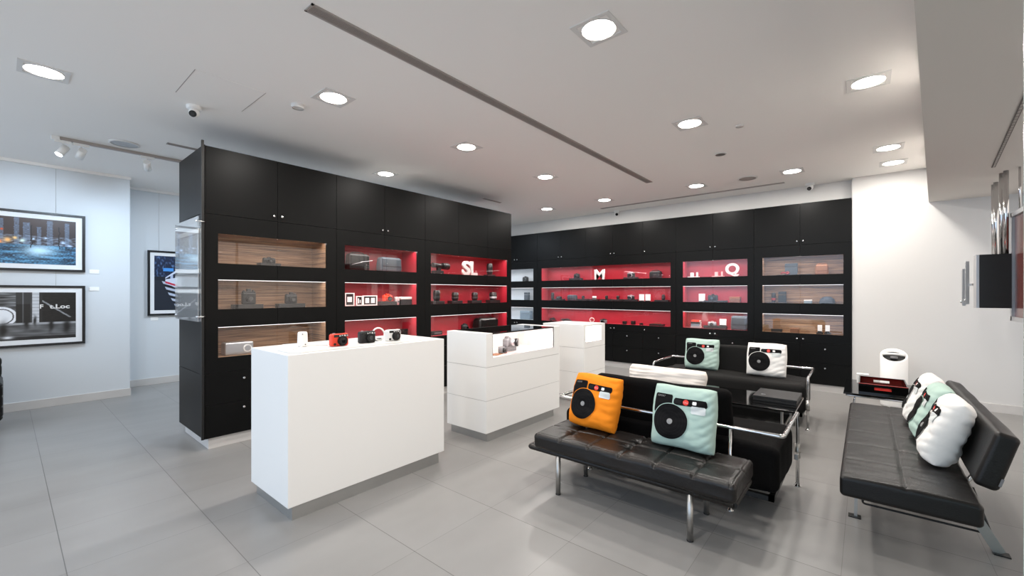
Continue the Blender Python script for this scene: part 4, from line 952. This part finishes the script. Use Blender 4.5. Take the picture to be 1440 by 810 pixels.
# ------------------------------------------------------------------ side table, tray, purifier
t = thing('side_table', 'low black glass side table with chrome crossed legs at the bench end', 'table', (5.72, -.22, 0))
bx(-.43, .43, -.40, .385, .385, .40, 'blkg', bev=.003).obj('glass_top', t)
for k, (x, y) in enumerate(((-.36, .33), (-.36, -.33), (.36, .33), (.36, -.33))):
    MB().tube([(x, y, .012), (x*.95, y*.9, .36), (-x*.2, -y*.1, .37)], .010, 'chrome', n=12, rad=.03).obj('leg', t)
fr = MB(); fr.tube([(-.40, -.37, .372), (-.40, .36, .372), (.40, .36, .372), (.40, -.37, .372), (-.40, -.37, .372)], .010, 'chrome', n=10, rad=.01); fr.obj('top_frame', t)
t = thing('serving_tray', 'deep black tray with slot handles and red inside on the side table', 'tray', (5.61, -.13, .40))
w, d, h = .18, .235, .095
b = MB()
def wall_slot(x, m_out):
    b.box(x-.005, x+.005, -w, w, 0, .04, m_out); b.box(x-.005, x+.005, -w, w, .066, h, m_out)
    b.box(x-.005, x+.005, -w, -.062, .04, .066, m_out); b.box(x-.005, x+.005, .062, w, .04, .066, m_out)
wall_slot(-d, 'blkg'); wall_slot(d, 'blkg')
b.box(-d, d, -w, -w+.01, 0, h, 'blkg'); b.box(-d, d, w-.01, w, 0, h, 'blkg'); b.box(-d, d, -w, w, 0, .008, 'blkg'); b.obj('tray_body', t)
b = MB(); b.box(-d+.006, d-.006, -w+.011, w-.011, .008, .012, 'pred'); b.box(-d+.006, -d+.009, -w+.011, w-.011, .012, h-.002, 'pred'); b.obj('red_lining', t)
bx(-d-.0055, -d-.005, -w, w, h-.003, h, 'pred').obj('red_rim', t)
t = thing('small_white_box', 'little white box on the side table behind the black tray', 'box', (5.98, .02, .40)); bx(-.04, .04, -.05, .05, 0, .085, 'paper', bev=.003).obj('box_body', t); bx(-.042, .042, -.052, .052, .086, .10, 'wp', bev=.003).obj('box_lid', t)
t = thing('air_purifier', 'white cylindrical air purifier with an oval handle opening, by the white wall', 'air purifier', (6.95, -.27, 0))
r = .128; topz = .60
ring = MB(); tb = bmesh.new(); N = 48; prof = [(0, 0), (r*.96, 0), (r, .02), (r, .6)]
rows = []
for (rr, z) in prof:
    rows.append([tb.verts.new((rr*cos(2*PI*k/N), rr*sin(2*PI*k/N), z if z < .5 else .615+.075*cos(2*PI*k/N))) for k in range(N)])
rows.append([tb.verts.new((.86*r*cos(2*PI*k/N), .86*r*sin(2*PI*k/N), .622+.075*.86*cos(2*PI*k/N))) for k in range(N)])
rows.append([tb.verts.new((.80*r*cos(2*PI*k/N), .80*r*sin(2*PI*k/N), .585+.06*cos(2*PI*k/N))) for k in range(N)])
for A, B_ in zip(rows, rows[1:]):
    for k in range(N): 
        try: tb.faces.new((A[k], A[(k+1) % N], B_[(k+1) % N], B_[k])).smooth = True
        except ValueError: pass
bmesh.ops.remove_doubles(tb, verts=tb.verts, dist=1e-5)
ring.join(tb, 'wp', smooth=True); ring.obj('housing', t)
b = MB(); tb = bmesh.new(); vs = [tb.verts.new((.82*r*cos(2*PI*k/N), .82*r*sin(2*PI*k/N), .588+.061*cos(2*PI*k/N))) for k in range(N)]; tb.faces.new(vs); b.join(tb, 'dk'); b.cyl((-.03, 0, .58), (-.03, 0, .605), .035, 'gr', n=24); b.obj('air_outlet', t)
MB().tube([(.02, -.86*r, .623), (.005, -.04, .632), (.005, .04, .632), (.02, .86*r, .623)], .014, 'wp', n=12, rad=.05).obj('handle', t)

# ------------------------------------------------------------------ window displays hanging on tubes at the right
t = thing('hanging_display', 'black display box with grey edge hanging from polished tubes at right', 'hanging display', (5.9, -.91, 0))
bx(-.03, .10, -.115, .084, 1.235, 1.735, 'blk', bev=.002).obj('display_box', t)
bx(-.028, .10, .0845, .105, 1.235, 1.735, 'silver', bev=.002).obj('grey_edge', t)
for x, y in ((0.0, -.085), (.10, -.075), (.55, -.11), (.68, -.115)):
    MB().cyl((x, y, 1.735 if x < .3 else 1.70), (x, y, 2.5), .018, 'chrome', n=20).obj('support_tube', t)
bx(.42, .75, -.14, -.09, 1.25, 1.70, 'blk', bev=.002).obj('rear_box', t)
for k, (x, z0, z1) in enumerate(((.42, 1.27, 1.69), (.62, 1.25, 1.62))):
    p = bx(x, x+.14, .10, .108, z0, z1, 'clear', bev=.001).obj('glass_plate', t)
    MB().box(x-.004, x, .092, .118, z0-.01, z1+.01, 'silver').cyl((x+.07, .10, z0+.03), (x+.07, .125, z0+.03), .012, 'chrome', n=14).obj('plate_holder', p)
bx(.30, .78, .06, .09, 1.45, 1.47, 'silver').obj('cross_arm', t)
t = thing('window_frame_display', 'tall grey framed dark red panel hanging at the right edge by the glass', 'framed panel', (5.50, -1.06, 0))
f = MB(); f.box(-.55, .45, -.03, .03, 1.12, 1.16, 'silver'); f.box(-.55, .45, -.03, .03, 2.07, 2.11, 'silver'); f.box(.41, .45, -.03, .03, 1.12, 2.11, 'silver'); f.box(-.55, -.51, -.03, .03, 1.12, 2.11, 'silver'); f.obj('panel_frame', t)
bx(-.52, .42, -.012, .012, 1.15, 2.08, 'wood2').obj('red_panel', t)
for x in (-.3, .3): MB().cyl((x, 0, 2.11), (x, 0, 2.5), .008, 'chrome', n=12).obj('support_tube', t)
# glass leaf close to the viewer
t = thing('glass_door_leaf', 'green-tinted glass door leaf at the right edge of the view', 'glass door', (1.535, -.29, 0), -.0)
b = MB(); b.box(-.005, .005, -.95, 0, .01, 2.49, 'green'); b.obj('glass_sheet', t)
bx(-.0065, -.0052, -.94, -.004, .82, 1.635, 'frost').obj('frosted_band', t)
bx(-.0055, .0055, 0, .003, .01, 2.49, 'gedge').obj('polished_edge', t)
b = MB(); b.box(-.02, .02, -.95, -.80, 0, .05, 'steel', bev=.002); b.obj('floor_hinge', t)
# chair at the far left edge
t = thing('tufted_armchair', 'black tufted leather armchair just entering the left edge', 'armchair', (-.42, 6.85, 0))
def tf(p, n): return p+n*(-.008*math.exp(-((p.z % .1-.05)/.008)**2)-.006*math.exp(-((p.y % .12-.06)/.008)**2))
MB().soft(.32, 0, .30, .20, .62, .40, .05, 'leather', n=40, fn=tf).obj('arm', t)
MB().soft(-.32, 0, .30, .20, .62, .40, .05, 'leather', n=20, fn=tf).obj('arm', t)
MB().soft(0, 0, .25, .46, .60, .20, .05, 'leather', n=20, fn=tf).obj('seat', t); MB().soft(0, .26, .45, .82, .16, .5, .05, 'leather', n=30, fn=tf).obj('backrest', t)
for x in (-.35, .35):
    for y in (-.25, .25): MB().cyl((x, y, 0), (x, y, .12), .015, 'steel', n=14).obj('leg', t)

# ------------------------------------------------------------------ camera and light
cam = bpy.data.cameras.new('Camera'); co = bpy.data.objects.new('Camera', cam); C.objects.link(co)
cam.sensor_width = 36; cam.lens = 596/1440*36; cam.shift_y = 7.8/1440; cam.clip_start = .05
co.location = (0, 0, 1.37); co.rotation_euler = (PI/2, 0, math.radians(39.8)-PI/2)
sc = bpy.context.scene; sc.camera = co
w = bpy.data.worlds.new('World'); sc.world = w; w.use_nodes = True; nt = w.node_tree; bg = nt.nodes['Background']
tc = nt.nodes.new('ShaderNodeTexCoord'); dp = nt.nodes.new('ShaderNodeVectorMath'); dp.operation = 'DOT_PRODUCT'; dp.inputs[1].default_value = (-.8, .6, 0)
nt.links.new(tc.outputs['Generated'], dp.inputs[0])
mr = nt.nodes.new('ShaderNodeMapRange'); mr.inputs[1].default_value = -.1; mr.inputs[2].default_value = .6; nt.links.new(dp.outputs['Value'], mr.inputs[0])
mx = nt.nodes.new('ShaderNodeMix'); mx.data_type = 'RGBA'; mx.inputs['A'].default_value = (.65, .605, .555, 1); mx.inputs['B'].default_value = (.60, .74, .92, 1)
nt.links.new(mr.outputs[0], mx.inputs['Factor']); nt.links.new(mx.outputs['Result'], bg.inputs['Color']); bg.inputs['Strength'].default_value = 1.5
sc.view_settings.view_transform = 'Standard'; sc.view_settings.look = 'None'; sc.view_settings.gamma = 1; sc.view_settings.exposure = .52
sc.view_settings.use_curve_mapping = False
